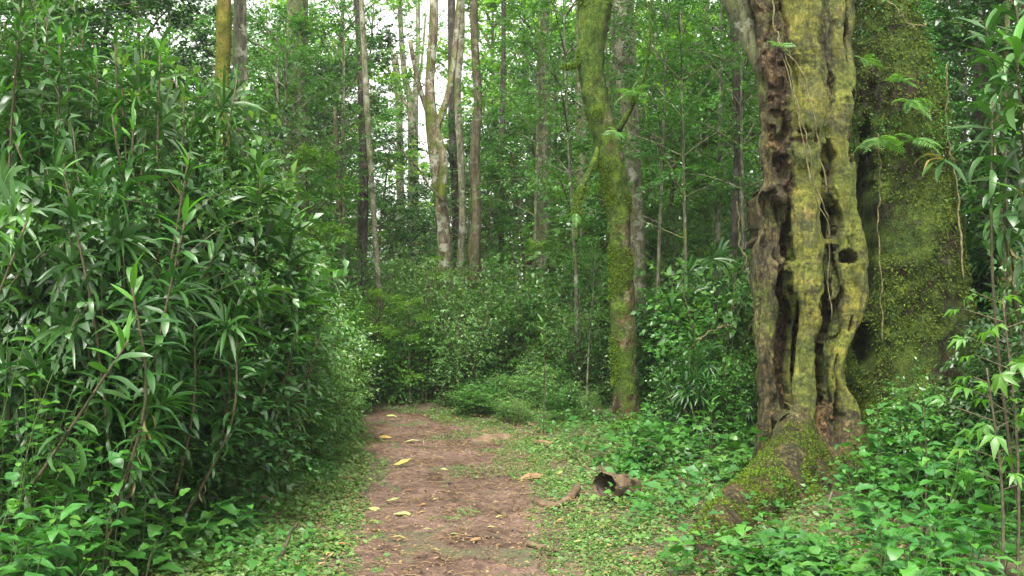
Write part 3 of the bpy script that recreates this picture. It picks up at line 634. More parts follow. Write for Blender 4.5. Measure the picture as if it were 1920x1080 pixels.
gH = Geo()
for k, (pts, kd) in enumerate(strands):
    tube(gH, pts, res=90, sides=20, lump={2: .08, 3: .05}.get(kd, .16), seed=50 + k)
rngk = np.random.default_rng(3)
def knob(px_, py_, r_, o_):      # burls and swollen rings
    p = P(px_, py_, DH + o_); r = r_ / F * DH
    tube(gH, [[p[0] - r * .3, p[1] + .05, p[2], r], [p[0] + r * .3, p[1] - .02, p[2] + r * .2, r * .9]], n=5, sides=12, lump=.3, seed=int(px_))
for kb in [(1512, 300, 30, -.12), (1556, 140, 15, -.13), (1580, 180, 12, -.15), (1448, 150, 14, -.1), (1452, 200, 13, -.1), (1455, 250, 13, -.09), (1446, 230, 10, -.12), (1460, 285, 14, -.08), (1585, 445, 27, -.08), (1513, 548, 30, -.13), (1580, 350, 27, -.06), (1540, 345, 15, -.06), (1462, 375, 14, -.1), (1545, 455, 11, -.06), (1532, 500, 11, -.08), (1584, 490, 11, -.12), (1600, 560, 12, -.1), (1556, 560, 12, -.08), (1476, 500, 9, -.06), (1468, 785, 16, -.08), (1590, 690, 14, -.1), (1520, 90, 20, -.2)]:
    knob(*kb)

def remesh_mesh(g, voxel):
    me = g.mesh('tmp', None); o = bpy.data.objects.new('tmp', me); COL.objects.link(o)
    md = o.modifiers.new('r', 'REMESH'); md.mode = 'VOXEL'; md.voxel_size = voxel; md.use_smooth_shade = True
    sm_ = o.modifiers.new('s', 'SMOOTH'); sm_.iterations = 3; sm_.factor = .5
    dg = bpy.context.evaluated_depsgraph_get(); out = bpy.data.meshes.new_from_object(o.evaluated_get(dg))
    bpy.data.objects.remove(o); bpy.data.meshes.remove(me); return out
def mesh_arrays(me):
    nv = len(me.vertices); v = np.zeros(nv * 3, np.float32); me.vertices.foreach_get('co', v)
    n = np.zeros(nv * 3, np.float32); me.vertices.foreach_get('normal', n); return v.reshape(-1, 3).astype(float), n.reshape(-1, 3).astype(float)

def nearest_kind(v, strands):
    best = np.full(len(v), 1e9); kd = np.zeros(len(v))
    for pts, k in strands:
        q = smooth_path(pts, 14)
        for i in range(13):
            a, b = q[i, :3], q[i + 1, :3]; ab = b - a; t = np.clip(((v - a) @ ab) / (ab @ ab), 0, 1)
            dd = np.linalg.norm(v - a - t[:, None] * ab, axis=1) - (q[i, 3] + (q[i + 1, 3] - q[i, 3]) * t)
            m = dd < best; best[m] = dd[m]; kd[m] = k
    return kd

me = remesh_mesh(gH, .017); v, nn = mesh_arrays(me)
kd = nearest_kind(v, strands)
zc = v[:, 2] < 5.2
rot = (kd == 1).astype(float)
# a rotten strip runs down the upper left of the trunk
pxv = v[:, 0] / v[:, 1] * F + 960; pyv = HZ - (v[:, 2] - CAMZ) / v[:, 1] * F
strip = sm(1.6 - np.abs(pxv - (1452 + .06 * (pyv - 200))) / 20) * sm((pyv + 40) / 80) * sm((400 - pyv) / 60) * (v[:, 1] < DH + .12)
rot = np.clip(rot + strip * (fbm(v * 9, 3, 61) > -.12), 0, 1)
bark = (1 - rot)
d_ = .034 * fbm(v * [6, 6, 2.0], 4, 62) + .017 * fbm(v * [15, 15, 11], 4, 63) - .03 * np.maximum(0, .12 - np.abs(fbm(v * [5, 5, 1.4], 3, 77))) * 3
d_ += rot * (.05 * np.abs(fbm(v * [14, 14, 9], 4, 64)) - .03 * np.maximum(0, fbm(v * 20, 2, 65)) * 2)
rib = (kd == 2) * .0045 * noise(v * [3, 3, 55], 66) * sm(noise(v * [2, 2, 3], 67) + .8)
d_ += rib * bark + (kd == 3) * .03 * fbm(v * [5, 5, 5], 4, 68)
d_ += (kd == 0) * .03 * fbm(v * [15, 15, 6], 4, 69)
d_ *= np.where(kd == 3, .5, 1); v = v + nn * (d_ + .045 * fbm(v * [3.2, 3.2, 2.2], 2, 78))[:, None]
fold_ = np.abs(fbm(v * [8, 8, .9], 3, 91)); v = v + nn * (np.where(kd == 3, .2, 1.) * (.07 * np.minimum(fold_, .25) - .025))[:, None]
v[:, 0] += .085 * fbm(np.stack([v[:, 0] * .7, v[:, 1] * .8, v[:, 2] * 2.0], -1), 3, 79) * sm((v[:, 2] - .3) / .5)
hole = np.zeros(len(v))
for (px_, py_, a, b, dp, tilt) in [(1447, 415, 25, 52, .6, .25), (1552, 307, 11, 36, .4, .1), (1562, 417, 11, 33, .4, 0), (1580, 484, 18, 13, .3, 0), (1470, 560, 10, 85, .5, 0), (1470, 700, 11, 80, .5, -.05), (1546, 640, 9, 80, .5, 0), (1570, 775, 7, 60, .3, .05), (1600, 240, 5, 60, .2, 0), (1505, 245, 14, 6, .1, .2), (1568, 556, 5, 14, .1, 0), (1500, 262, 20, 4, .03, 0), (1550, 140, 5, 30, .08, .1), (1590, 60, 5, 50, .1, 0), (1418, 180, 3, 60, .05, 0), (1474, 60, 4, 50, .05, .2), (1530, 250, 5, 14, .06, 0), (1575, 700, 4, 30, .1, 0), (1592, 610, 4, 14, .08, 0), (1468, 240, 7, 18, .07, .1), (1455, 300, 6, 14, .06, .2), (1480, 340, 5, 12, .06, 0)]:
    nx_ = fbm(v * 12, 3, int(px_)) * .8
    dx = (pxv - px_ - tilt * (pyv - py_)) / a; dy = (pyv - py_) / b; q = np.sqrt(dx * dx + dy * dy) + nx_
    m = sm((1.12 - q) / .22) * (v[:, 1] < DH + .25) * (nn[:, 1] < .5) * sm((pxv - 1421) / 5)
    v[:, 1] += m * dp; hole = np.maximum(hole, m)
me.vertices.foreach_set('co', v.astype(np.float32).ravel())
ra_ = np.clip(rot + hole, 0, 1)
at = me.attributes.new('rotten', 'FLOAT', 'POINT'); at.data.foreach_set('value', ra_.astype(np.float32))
at = me.attributes.new('stemkind', 'FLOAT', 'POINT'); at.data.foreach_set('value', (kd == 2).astype(np.float32))
at = me.attributes.new('rootkind', 'FLOAT', 'POINT'); at.data.foreach_set('value', (sm((.62 - v[:, 2] + .22 * fbm(v * 4, 3, 88)) / .4) * .9).astype(np.float32))
me.update(); me.polygons.foreach_set('use_smooth', np.full(len(me.polygons), True))

def hero_mat():
    m, nt = newmat('old_fused_bark'); w = wpos(nt)
    A = lambda n_: N(nt, 'ShaderNodeAttribute', attribute_name=n_).outputs['Fac']
    n1 = noi(nt, w, 7, 6, .7, (1, 1, .35)); n2 = noi(nt, w, 34, 5, .7); n3 = noi(nt, w, 5, 4, .65, (.7, .7, 1.5)); band = noi(nt, w, 4, 5, .75, (1.6, 1.6, 12))
    n4 = noi(nt, w, 2.1, 4, .6)
    base = ramp(nt, [(.4, (.012, .009, .005)), (.46, (.04, .032, .011)), (.53, (.085, .07, .022)), (.61, (.15, .115, .04))], math_(nt, 'MULTIPLY_ADD', n1, .55, math_(nt, 'MULTIPLY', n2, .45))).outputs[0]
    stem = ramp(nt, [(.4, (.018, .021, .006)), (.45, (.05, .056, .01)), (.51, (.12, .125, .016)), (.56, (.2, .19, .024)), (.64, (.22, .185, .05))], math_(nt, 'MULTIPLY_ADD', n3, .5, math_(nt, 'MULTIPLY_ADD', n2, .3, math_(nt, 'MULTIPLY', band, .2)))).outputs[0]
    col = mixc(nt, A('stemkind'), base, stem)
    grey = ramp(nt, [(.5, (0, 0, 0)), (.58, (1, 1, 1))], noi(nt, w, 3.3, 5, .7)).outputs[0]
    col = mixc(nt, math_(nt, 'MULTIPLY', grey, .6), col, (.055, .062, .025))
    pale = ramp(nt, [(.58, (0, 0, 0)), (.68, (1, 1, 1))], noi(nt, w, 4.2, 5, .7, (1, 1, .5))).outputs[0]
    col = mixc(nt, math_(nt, 'MULTIPLY', pale, .8), col, (.21, .15, .055))
    dk = ramp(nt, [(.54, (0, 0, 0)), (.62, (1, 1, 1))], noi(nt, w, 9, 5, .75, (1, 1, .6))).outputs[0]
    col = mixc(nt, math_(nt, 'MULTIPLY', dk, .8), col, (.03, .025, .014))
    mossf = ramp(nt, [(.46, (0, 0, 0)), (.6, (1, 1, 1))], math_(nt, 'MULTIPLY_ADD', n2, .25, math_(nt, 'MULTIPLY', n4, .75))).outputs[0]
    mossc = ramp(nt, [(.4, (.034, .055, .006)), (.6, (.115, .15, .014))], n2).outputs[0]
    col = mixc(nt, math_(nt, 'MULTIPLY', mossf, .8), col, mossc)
    ck = noi(nt, w, 11, 6, .7, (1, 1, .2)); ckf = ramp(nt, [(0, (1, 1, 1)), (.03, (0, 0, 0))], math_(nt, 'ABSOLUTE', math_(nt, 'SUBTRACT', ck, .5))).outputs[0]
    ck2 = noi(nt, w, 30, 5, .75, (1, 1, .4)); ckf2 = ramp(nt, [(0, (1, 1, 1)), (.022, (0, 0, 0))], math_(nt, 'ABSOLUTE', math_(nt, 'SUBTRACT', ck2, .52))).outputs[0]
    ckk = math_(nt, 'MAXIMUM', ckf, math_(nt, 'MULTIPLY', ckf2, .8))
    ckk = math_(nt, 'MULTIPLY', ckk, math_(nt, 'MULTIPLY_ADD', A('stemkind'), -.6, 1.0))
    col = mixc(nt, math_(nt, 'MULTIPLY', ckk, .85), col, (.014, .01, .006))
    root = ramp(nt, [(.42, (.014, .008, .004)), (.5, (.048, .028, .011)), (.58, (.13, .085, .03))], math_(nt, 'MULTIPLY_ADD', n1, .6, math_(nt, 'MULTIPLY', n2, .4))).outputs[0]
    col = mixc(nt, math_(nt, 'MULTIPLY', A('rootkind'), .8), col, root)
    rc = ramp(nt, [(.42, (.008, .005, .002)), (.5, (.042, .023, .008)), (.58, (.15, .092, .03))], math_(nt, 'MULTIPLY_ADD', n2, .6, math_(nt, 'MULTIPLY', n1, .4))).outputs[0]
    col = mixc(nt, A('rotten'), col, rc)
    p = N(nt, 'ShaderNodeBsdfPrincipled', Roughness=.72); p.inputs['Specular IOR Level'].default_value = .3
    nt.links.new(col, p.inputs['Base Color'])
    bh = math_(nt, 'MULTIPLY_ADD', ckk, -.4, math_(nt, 'ADD', math_(nt, 'MULTIPLY', n2, .7), math_(nt, 'MULTIPLY_ADD', band, .25, n1)))
    bp = N(nt, 'ShaderNodeBump', Strength=1.0, Distance=.03); nt.links.new(bh, bp.inputs['Height']); nt.links.new(bp.outputs[0], p.inputs['Normal'])
    o = nt.nodes.new('ShaderNodeOutputMaterial'); nt.links.new(p.outputs[0], o.inputs[0]); return m
M['hero'] = hero_mat(); me.materials.clear(); me.materials.append(M['hero']); me.name = 'fused_stem'
hero = empty('great_hollow_tree', 'huge old tree of fused hollow stems, olive bark and a broad mossy trunk behind', 'tree')
link('fused_stem', me, hero)

# the broad mossy trunk behind
gB = Geo(); DB = 9.75
def bp_(rows): return [[*P(x_, y_, DB + o_), r_ / F * DB] for (x_, y_, r_, o_) in rows]
tube(gB, bp_([(1600, -900, 120, .3), (1612, -120, 84, .2), (1630, 0, 82, .1), (1650, 100, 90, .05), (1664, 200, 97, 0), (1672, 330, 106, -.02), (1684, 450, 112, -.05), (1690, 600, 118, -.1), (1696, 740, 130, -.1), (1700, 860, 150, -.1), (1700, 960, 165, -.1)]), res=90, sides=56, lump=.05, seed=71)
for (rows, sd_) in [([(1745, 190, 24, -.1), (1764, 240, 20, -.12), (1778, 268, 13, -.16)], 1), ([(1620, 80, 24, -.3), (1626, 300, 20, -.35), (1632, 560, 22, -.4), (1640, 700, 26, -.45), (1644, 860, 34, -.5), (1644, 960, 40, -.5)], 2),
                    ([(1700, 300, 40, -.3), (1712, 500, 48, -.38), (1716, 700, 60, -.5), (1716, 940, 80, -.6)], 3), ([(1762, 420, 30, -.1), (1780, 600, 34, -.15), (1800, 760, 40, -.25), (1830, 930, 50, -.35)], 4), ([(1700, 90, 26, -.15), (1738, 150, 20, -.12), (1752, 250, 16, -.1)], 5)]:
    tube(gB, bp_(rows), res=50, sides=18, lump=.14, seed=72 + sd_)
mb = remesh_mesh(gB, .026); v, nn = mesh_arrays(mb)
pxb = v[:, 0] / v[:, 1] * F + 960; pyb = HZ - (v[:, 2] - CAMZ) / v[:, 1] * F
v += nn * (.09 * fbm(v * [2.6, 2.6, 1.0], 4, 81) + .035 * fbm(v * 9, 3, 82) + .012 * np.maximum(0, fbm(v * 26, 2, 83)))[:, None]
for (px_, py_, a, b, dp) in [(1626, 400, 19, 170, .9), (1622, 650, 22, 40, .8), (1658, 790, 4, 40, .25), (1640, 200, 9, 60, .12), (1668, 210, 6, 40, .08)]:
    dx = (pxb - px_) / a; dy = (pyb - py_) / b; q = np.sqrt(dx ** 2 + dy ** 2) + .3 * fbm(v * 6, 2, px_)
    v[:, 1] += sm((1.1 - q) / .35) * (nn[:, 1] < .3) * dp * (v[:, 1] < DB)
mb.vertices.foreach_set('co', v.astype(np.float32).ravel()); mb.update(); mb.polygons.foreach_set('use_smooth', np.full(len(mb.polygons), True))
M['back_moss'] = bark_mat('deep_moss_bark', (.018, .012, .007), (.06, .04, .02), moss=.58, mosscol=((.022, .042, .005), (.075, .108, .011)), lichen=.1, low=.0, spotty=2.2, bump=1.0)
mb.materials.clear(); mb.materials.append(M['back_moss']); mb.name = 'trunk'
link('trunk', mb, hero)
# the grey limb leaving upper left
g = Geo(); tube(g, hp([(1330, -160, 40, .2), (1368, -60, 34, .2), (1384, 0, 30, .2), (1398, 50, 22, .2), (1420, 110, 16, .15), (1440, 160, 12, .1)]), res=40, sides=22, lump=.16, seed=90)
link('limb', g.mesh('limb', M['bark_green']), hero)
# moss tufts: broad trunk, then thin growth on the root
def tufts(me_, n, L, mat, seed, sel, hang=.6, name='moss', parent=hero, simple=True, out=.8):
    r_ = np.random.default_rng(seed); v, nn = mesh_arrays(me_); idx = np.nonzero(sel(v, nn))[0]; idx = r_.choice(idx, n); g = Geo()
    D = nn[idx] * out + r_.normal(0, .5, (n, 3)); D[:, 2] -= hang
    leaf_batch(g, v[idx] + r_.normal(0, .008, (n, 3)), D, nn[idx] + r_.normal(0, .5, (n, 3)), L * r_.uniform(.5, 1.5, n), L * .5, rv=r_.random(n), simple=simple)
    link(name, g.mesh(name, mat), parent, kind='stuff')
M['moss_deep'] = leaf_mat('deep_moss_tufts', [(.024, .046, .006), (.052, .085, .01), (.1, .14, .016), (.014, .03, .004)], .9, .1, gloss=.1, patch=.5)
tufts(mb, 34000, .028, M['moss_deep'], 91, lambda v, n: (n[:, 1] < .3) & (v[:, 2] < 5) & (noise(v * 2.2, 92) > -.35))
tufts(mb, 3500, .022, M['moss'], 93, lambda v, n: (n[:, 0] > .3) & (v[:, 2] < 5) & (v[:, 2] > 2.2) & (noise(v * 3, 94) > -.2))
tufts(me, 16000, .018, M['moss'], 95, lambda v, n: (v[:, 2] < .6) & (n[:, 2] > .2) & (v[:, 1] < 8.2) & (noise(v * 6, 96) > -.2), hang=0)
tufts(me, 5000, .013, M['moss'], 97, lambda v, n: (v[:, 2] < 4.8) & (n[:, 1] < .2) & (noise(v * [4, 4, 2.5], 98) > .25))
# small climbing leaves on the upper mossy trunk
r_ = np.random.default_rng(5); v, nn = mesh_arrays(mb); pyb = HZ - (v[:, 2] - CAMZ) / v[:, 1] * F
idx = r_.choice(np.nonzero((nn[:, 1] < .1) & (pyb < 300) & (pyb > -60) & (noise(v * 2.5, 99) > -.2))[0], 420)
g = Geo(); twigs(g, None, v[idx], nn[idx] + r_.normal(0, .6, (420, 3)) - [0, 0, .4], r_.uniform(.08, .25, 420), 6, .045, .02, up_n=.7)
o_ = link('climbing_leaves', g.mesh('climbing_leaves', M['herb'])); tag(o_, 'small leafy climber covering the upper part of the broad mossy trunk', 'climber')

# ------------------------------------------------------------------ lianas, ferns and other plants on the trunks
def liana(label, rows, r, mat=M['liana'], dep=None, group=None):
    g = Geo(); q = smooth_path([[*P(x_, y_, d_), r * .8] for (x_, y_, d_) in rows], 26); q[:, :3] += rng.normal(0, r * .9, (26, 3)); q[:, 3] *= rng.uniform(.6, 1.25, 26)
    tube(g, q, n=90, sides=6, lump=.3, seed=len(rows)); o = link('liana', g.mesh('liana', mat)); tag(o, label, 'vine', group)
liana('pale liana running diagonally down the olive stem from the top', [(1446, -40, 8.35), (1452, 40, 8.3), (1462, 80, 8.28), (1500, 130, 8.26), (1522, 200, 8.26), (1538, 290, 8.32), (1548, 350, 8.36)], .008)
liana('long thin liana hanging past the two small holes', [(1458, 60, 8.3), (1480, 130, 8.28), (1492, 190, 8.27), (1512, 260, 8.26), (1524, 330, 8.28), (1546, 390, 8.3), (1556, 440, 8.4)], .007)
liana('thin liana reaching the crumbling wood beside the dark gap', [(1466, 100, 8.3), (1486, 170, 8.28), (1502, 240, 8.27), (1514, 310, 8.27), (1524, 360, 8.27), (1552, 420, 8.32), (1554, 520, 8.4), (1560, 600, 8.42)], .006)
liana('wiry root hanging in the dark crack of the great tree', [(1646, 250, 9.0), (1650, 320, 9.0), (1647, 420, 8.98), (1652, 540, 8.96), (1654, 640, 8.95)], .008)
liana('thin stem lying across the shoulder of the mossy trunk', [(1658, -10, 9.0), (1690, 30, 9.0), (1712, 48, 9.0), (1736, 44, 9.0)], .009)
liana('thin upright vine close to the right edge of the mossy trunk', [(1776, 120, 9.3), (1776, 250, 9.3), (1792, 330, 9.2), (1800, 420, 9.1), (1806, 520, 9.0)], .01)
liana('bare arching stem in the bushes right of the leaning mossy tree', [(1292, 655, 10.4), (1315, 634, 10.4), (1345, 617, 10.4), (1370, 610, 10.4)], .014)
liana('crooked thin vine hanging left of the great tree', [(1384, 380, 10.5), (1386, 440, 10.5), (1400, 500, 10.3), (1412, 560, 10.2)], .012)
liana('long thin branch crossing in front of the forked tree', [(735, 265, 16), (780, 310, 16), (800, 345, 16), (825, 372, 16), (842, 398, 16)], .02, M['twig'])
liana('thin dark branch slanting in the gap right of the mossy tree', [(1222, 240, 13), (1240, 280, 13), (1262, 305, 13), (1258, 340, 13)], .018, M['twig'])

def frond_mesh(seed, L=.3, n=15, mat=None):
    r_ = np.random.default_rng(seed); g = Geo(); t = np.linspace(0, 1, n); c = np.stack([t * L, 0 * t, .12 * L * np.sin(t * 2.6) - .22 * L * t ** 2], -1)
    tube(g, [[*c[0], .0025], [*c[n // 2], .002], [*c[-1], .001]], n=8, sides=4, cap=False, rv=.2)
    for s_ in (1, -1):
        i = np.arange(1, n); w = L * .3 * np.sin(np.pi * (t[i] * .85 + .12)) ** .8
        D = np.stack([.35 + 0 * w, s_ * np.ones_like(w), -.18 + r_.normal(0, .08, len(w))], -1)
        leaf_batch(g, c[i], D, np.tile([0, 0, 1.], (len(w), 1)) + r_.normal(0, .12, (len(w), 3)), w, L * .062, fold=.1, droop=.3, rv=r_.random(len(w)) * .5)
    return g.mesh('frond', mat or M['fern'])
FR = [frond_mesh(i) for i in range(4)]
def fern(label, px_, py_, d_, n, s_, spread=1.5, az0=-1.57, tilt=0.2):
    o = empty('fern', label, 'fern', None, tuple(P(px_, py_, d_)))
    for k in range(n):
        az = az0 + (k / (max(1, n - 1)) - .5) * 2 * spread + rnd.gauss(0, .15)
        f = link('frond', rnd.choice(FR), o); f.matrix_basis = Matrix.Rotation(az, 4, 'Z') @ Matrix.Rotation(-tilt + .35 + rnd.gauss(0, .3), 4, 'Y') @ Matrix.Rotation(rnd.gauss(0, .5), 4, 'X') @ Matrix.Scale(s_ * rnd.uniform(.5, .85), 4)
fern('pale fern spreading from the middle of the mossy trunk, highest of them', 1690, 152, 9.1, 6, .9, 1.5)
fern('light green fern on the mossy trunk just below the highest fern', 1706, 190, 9.08, 7, 1.1, 1.6)
fern('bushy bright fern hanging over the dark crack of the great tree', 1648, 262, 8.95, 10, 1.15, 1.5, tilt=0.0)
fern('flat fern fanning out near the bump of the mossy trunk', 1712, 262, 9.05, 6, 1.15, 1.6)
fern('small fern tuft at the left edge of the mossy trunk', 1618, 110, 9.0, 5, .8, 1.4)
fern('tiny fern tuft low on the olive stem where lianas cross', 1462, 86, 8.32, 6, .6, 1.5)
fern('fern tuft growing at the knee of the leaning mossy tree', 1158, 248, 11.25, 8, .8, 1.7, tilt=-.1)
fern('yellow-green fern ball on the limb of the leaning mossy tree', 1184, 172, 11.2, 14, 1.0, 3.1, tilt=.4)
fern('fern tuft hanging at the end of the bent mossy limb', 1079, 400, 11.1, 5, .7, 3.1, tilt=-.5)

# ------------------------------------------------------------------ single big leaves, shared meshes
def big_leaf(L, Wd, arch, fold, n=6, shape='lance', wavy=0.0, seed=0, mat=None, name='leaf', petiole=0.0):
    r_ = np.random.default_rng(seed); t = np.linspace(0, 1, n + 1)
    ang = -arch * t; seg = L / n; cx = np.concatenate([[0], np.cumsum(np.cos(ang[:-1]) * seg)]) + petiole; cz = np.concatenate([[0], np.cumsum(np.sin(ang[:-1]) * seg)])
    if shape == 'lance': w = np.sin(np.pi * np.clip(t * .9 + .08, 0, 1)) ** .75
    elif shape == 'heart': w = np.sin(np.pi * np.clip(t, 0, 1) ** .62) ** .8 * (1 - .12 * t) + .05 * (t < .9)
    else: w = np.sin(np.pi * t ** .82) ** .95 + .04
    if n >= 8: w = w * (1 + .07 * np.where(np.arange(n + 1) % 2 == 0, 1, -1))
    w = w * Wd / 2; w[-1] = .0008
    nx, nz = np.sin(-ang) * -1, np.cos(ang)
    lift = fold * w + wavy * w * np.sin(t * 14 + seed)
    c = np.stack([cx, 0 * t, cz], -1); nrm = np.stack([-np.sin(ang), 0 * t, np.cos(ang)], -1)
    l_ = c + np.array([0, 1, 0]) * w[:, None] + nrm * lift[:, None]; r2_ = c - np.array([0, 1, 0]) * w[:, None] + nrm * (fold * w - wavy * w * np.sin(t * 11))[:, None]
    g = Geo(); k = np.arange(n); A = n + 1
    g.add(np.concatenate([l_, c, r2_]), [np.concatenate([np.stack([k, k + 1, A + k + 1, A + k], -1), np.stack([A + k, A + k + 1, 2 * A + k + 1, 2 * A + k], -1)])], np.zeros(3 * A))
    if petiole: tube(g, [[0, 0, 0, .0016], [petiole, 0, 0, .0013]], n=2, sides=3, cap=False, rv=0)
    return g.mesh(name, mat)
STRAP = [big_leaf(l_, w_, a, .28, 6, 'lance', .15, i, M['strap']) for i, (a, l_, w_) in enumerate([(.3, .28, .05), (.7, .31, .06), (1.1, .27, .045), (1.5, .32, .058), (.9, .22, .055), (1.9, .3, .05), (1.2, .2, .06), (2.2, .27, .04)])]
STRAPN = [big_leaf(.24, .05, a, .4, 5, 'lance', .05, i, M['strap_new']) for i, a in enumerate([.1, .3, .5])]
STRAPO = [big_leaf(.28, .04, a, .5, 6, 'lance', .3, i, M['strap_old']) for i, a in enumerate([1.2, 1.9])]
HEART = [big_leaf(.1, .072, a, .28, 9, 'heart', .12, i, M['herb'], petiole=.035) for i, a in enumerate([.3, .7, 1.0, .5, 1.3])]
HEARTN = [big_leaf(.085, .052, a, .3, 8, 'oval', .08, i, M['herb_new'], petiole=.02) for i, a in enumerate([.3, .6, .9])]
OVAL = [big_leaf(.13, .056, a, .3, 9, 'oval', .1, i, M['herb'], petiole=.02) for i, a in enumerate([.4, .8, 1.2, .6])]

def frame(az, el, roll=0.0):
    return Matrix.Rotation(az, 4, 'Z') @ Matrix.Rotation(-el, 4, 'Y') @ Matrix.Rotation(roll, 4, 'X')
def add_leaf(o, me_, p, az, el, roll, s_):
    l_ = link('leaf', me_, o); l_.matrix_basis = Matrix.Translation(p) @ frame(az, el, roll) @ Matrix.Scale(s_, 4); return l_

def cane_plant(head, foot, nleaf, s_, label, group, bright=.15, old=.08, length=.6):
    """one cane with a long head of strap leaves; head and foot in the world"""
    head = np.array(head); foot = np.array(foot)
    old = rnd.choice([.06, .1, .3]); o = empty('dracaena', label, 'shrub', group, tuple(foot)); rel = head - foot
    mid = rel * .55 + np.array([rnd.gauss(0, .09), rnd.gauss(0, .09), 0]); g = Geo()
    q = tube(g, [[0, 0, -.1, .013], [*mid, .009], [*rel, .006]], n=12, sides=6, lump=.1)
    link('stem', g.mesh('stem', M['cane']), o)
    T = unit(q[-1, :3] - q[-4, :3]); tot = np.linalg.norm(rel)
    for i in range(nleaf):
        u = i / nleaf; k = 1 - u * min(1, length / tot); pos = np.array([np.interp(k, np.linspace(0, 1, 12), q[:, c]) for c in range(3)])
        az = i * 2.4 + rnd.gauss(0, .4); el = 1.15 - 1.45 * u ** .5 - .5 * u + rnd.gauss(0, .3); sc = s_ * (.7 + .5 * math.sin(math.pi * min(1, u * 1.1 + .2))) * rnd.uniform(.8, 1.15)
        if i < 5 and rnd.random() < bright * 4: me_ = rnd.choice(STRAPN)
        elif u > .7 and rnd.random() < old * 2: me_ = rnd.choice(STRAPO); el -= .5
        else: me_ = STRAP[min(7, max(0, int(u * 5 + rnd.uniform(-1, 3.5))))]
        add_leaf(o, me_, pos, az, el, rnd.gauss(0, .35), sc)
    return o

def lb(d): return float(np.interp(d, [4, 5.7, 7.5, 10, 12, 14, 16], [-2.3, -2.2, -1.95, -1.8, -1.95, -2.2, -3.8]))
# tall thicket left of the path
def ytop(x_): return np.interp(x_, [-100, 0, 200, 260, 320, 420, 480, 540, 600, 660], [-60, -40, 0, 70, 60, 200, 270, 330, 430, 560])
def zx(x_): return 'at the left edge' if x_ < 110 else 'left of its middle' if x_ < 240 else 'at its middle' if x_ < 360 else 'below the orange-yellow trunk' if x_ < 470 else 'at its right end'
heads = []
for i in range(112):
    x_ = rnd.uniform(-90, 620); yt = float(ytop(x_)); u = rnd.random() ** 1.1; y_ = yt + 35 + u * (640 - yt)
    heads.append((x_, y_, 8.3 - 2.1 * u + rnd.gauss(0, .25) + (x_ > 450) * .8))
for i in range(30):
    x_ = rnd.uniform(-60, 600); heads.append((x_, float(ytop(x_)) + rnd.uniform(5, 130), rnd.uniform(6.6, 8.2) + (x_ > 450) * .6))
heads += [(300, 90, 6.4), (40, 60, 6.8), (90, 20, 7.2), (210, 215, 6.0), (250, 225, 6.1), (355, 290, 6.0), (445, 145, 7.6), (120, 320, 5.6), (350, 400, 5.7), (490, 330, 7.2), (50, 415, 5.4), (245, 520, 5.4), (560, 400, 8.0), (240, 640, 5.0), (30, 270, 6.2), (400, 480, 6.6), (10, 170, 7.0), (180, 120, 7.0), (330, 210, 6.8), (150, 470, 6.0), (450, 560, 7.3), (380, 600, 7.0)]
for i, (x_, y_, d_) in enumerate(heads):
    h = P(x_, y_, d_); fx = min(h[0] + rnd.gauss(-.1, .3), lb(h[1]) - .1); fy = d_ + rnd.gauss(.15, .15)
    zone = ('upper' if y_ < 260 else 'middle' if y_ < 450 else 'lower')
    br = i >= 142
    cane_plant(h, (fx, fy, gz(fx, fy)), rnd.randint(42, 58), rnd.uniform(.45, .78), f'strap-leaved cane {"with pale young tip leaves" if br else "glossy and dark"} in {zone} thicket, {zx(x_)}', f'canes in {zone} thicket, {zx(x_)}' + (', with pale tips' if br else ''), bright=.16 if br else .06, length=1.7)
# bush mass behind and under the canes
for i in range(70):
    d_ = rnd.uniform(7.6, 10.5); x_ = rnd.uniform(-160, 560); h = min(CAMZ - (float(ytop(x_)) + 60 - HZ) / F * d_, 3.2) * rnd.uniform(.7, 1)
    X_ = min((x_ - 960) / F * d_, lb(d_) - .5)
    put_shrub(rnd.choice(['dark', 'broad', 'strap']), X_, d_, max(1.2, h), .9, 'bush behind the canes of the tall thicket', 'bushes behind the thicket canes', 'thicket_bush')
for i in range(60):
    d_ = rnd.uniform(5.9, 8.2); x_ = rnd.uniform(-130, 560); X_ = min((x_ - 960) / F * d_, lb(d_) - .3); h = min(CAMZ - (float(ytop(x_)) + 130 - HZ) / F * d_, 2.9) * rnd.uniform(.45, 1)
    put_shrub(rnd.choice(['strap', 'strap', 'strap', 'dark']), X_, d_, max(1.0, h), .7, 'bush between the canes of the tall thicket', 'bushes between the thicket canes', 'thicket_bush')
for i in range(26):
    d_ = rnd.uniform(6.2, 7.9); x_ = rnd.uniform(-160, 480); X_ = min((x_ - 960) / F * d_, lb(d_) - .35)
    put_shrub(rnd.choice(['dark', 'strap', 'fine']), X_, d_, rnd.uniform(.8, 1.5) * (.75 if d_ < 5.6 else 1), .55, 'low bush at the foot of the thicket', 'low bushes at the thicket foot', 'thicket_bush')
for i in range(12):
    d_ = rnd.uniform(6.4, 8.5); x_ = rnd.uniform(-80, 200) if i % 3 else rnd.uniform(300, 640); zt = CAMZ - (float(ytop(x_)) + rnd.uniform(0, 260) - HZ) / F * d_; sc = rnd.uniform(.32, .5); hh = TREES[6][2] * sc
    X_ = min((x_ - 960) / F * d_, lb(d_) - .2); sc = max(.25, min(.62, zt / TREES[6][2])); put_tree(6, X_, d_, sc)
# bushes lining the left edge of the path into the distance
for i in range(60):
    d_ = rnd.uniform(7.8, 15); l_ = lb(d_); X_ = l_ - .1 - rnd.random() ** 1.3 * 2.2; k = min(1, (l_ - X_ + .25) / 1.1)
    put_shrub(rnd.choice(['fine', 'strap', 'broad', 'fine']), X_, d_, (.7 + 1.6 * k) * rnd.uniform(.8, 1.15), .4 + .4 * k, 'bush lining the left side of the path', 'bushes along the left side of the path', 'path_bush')
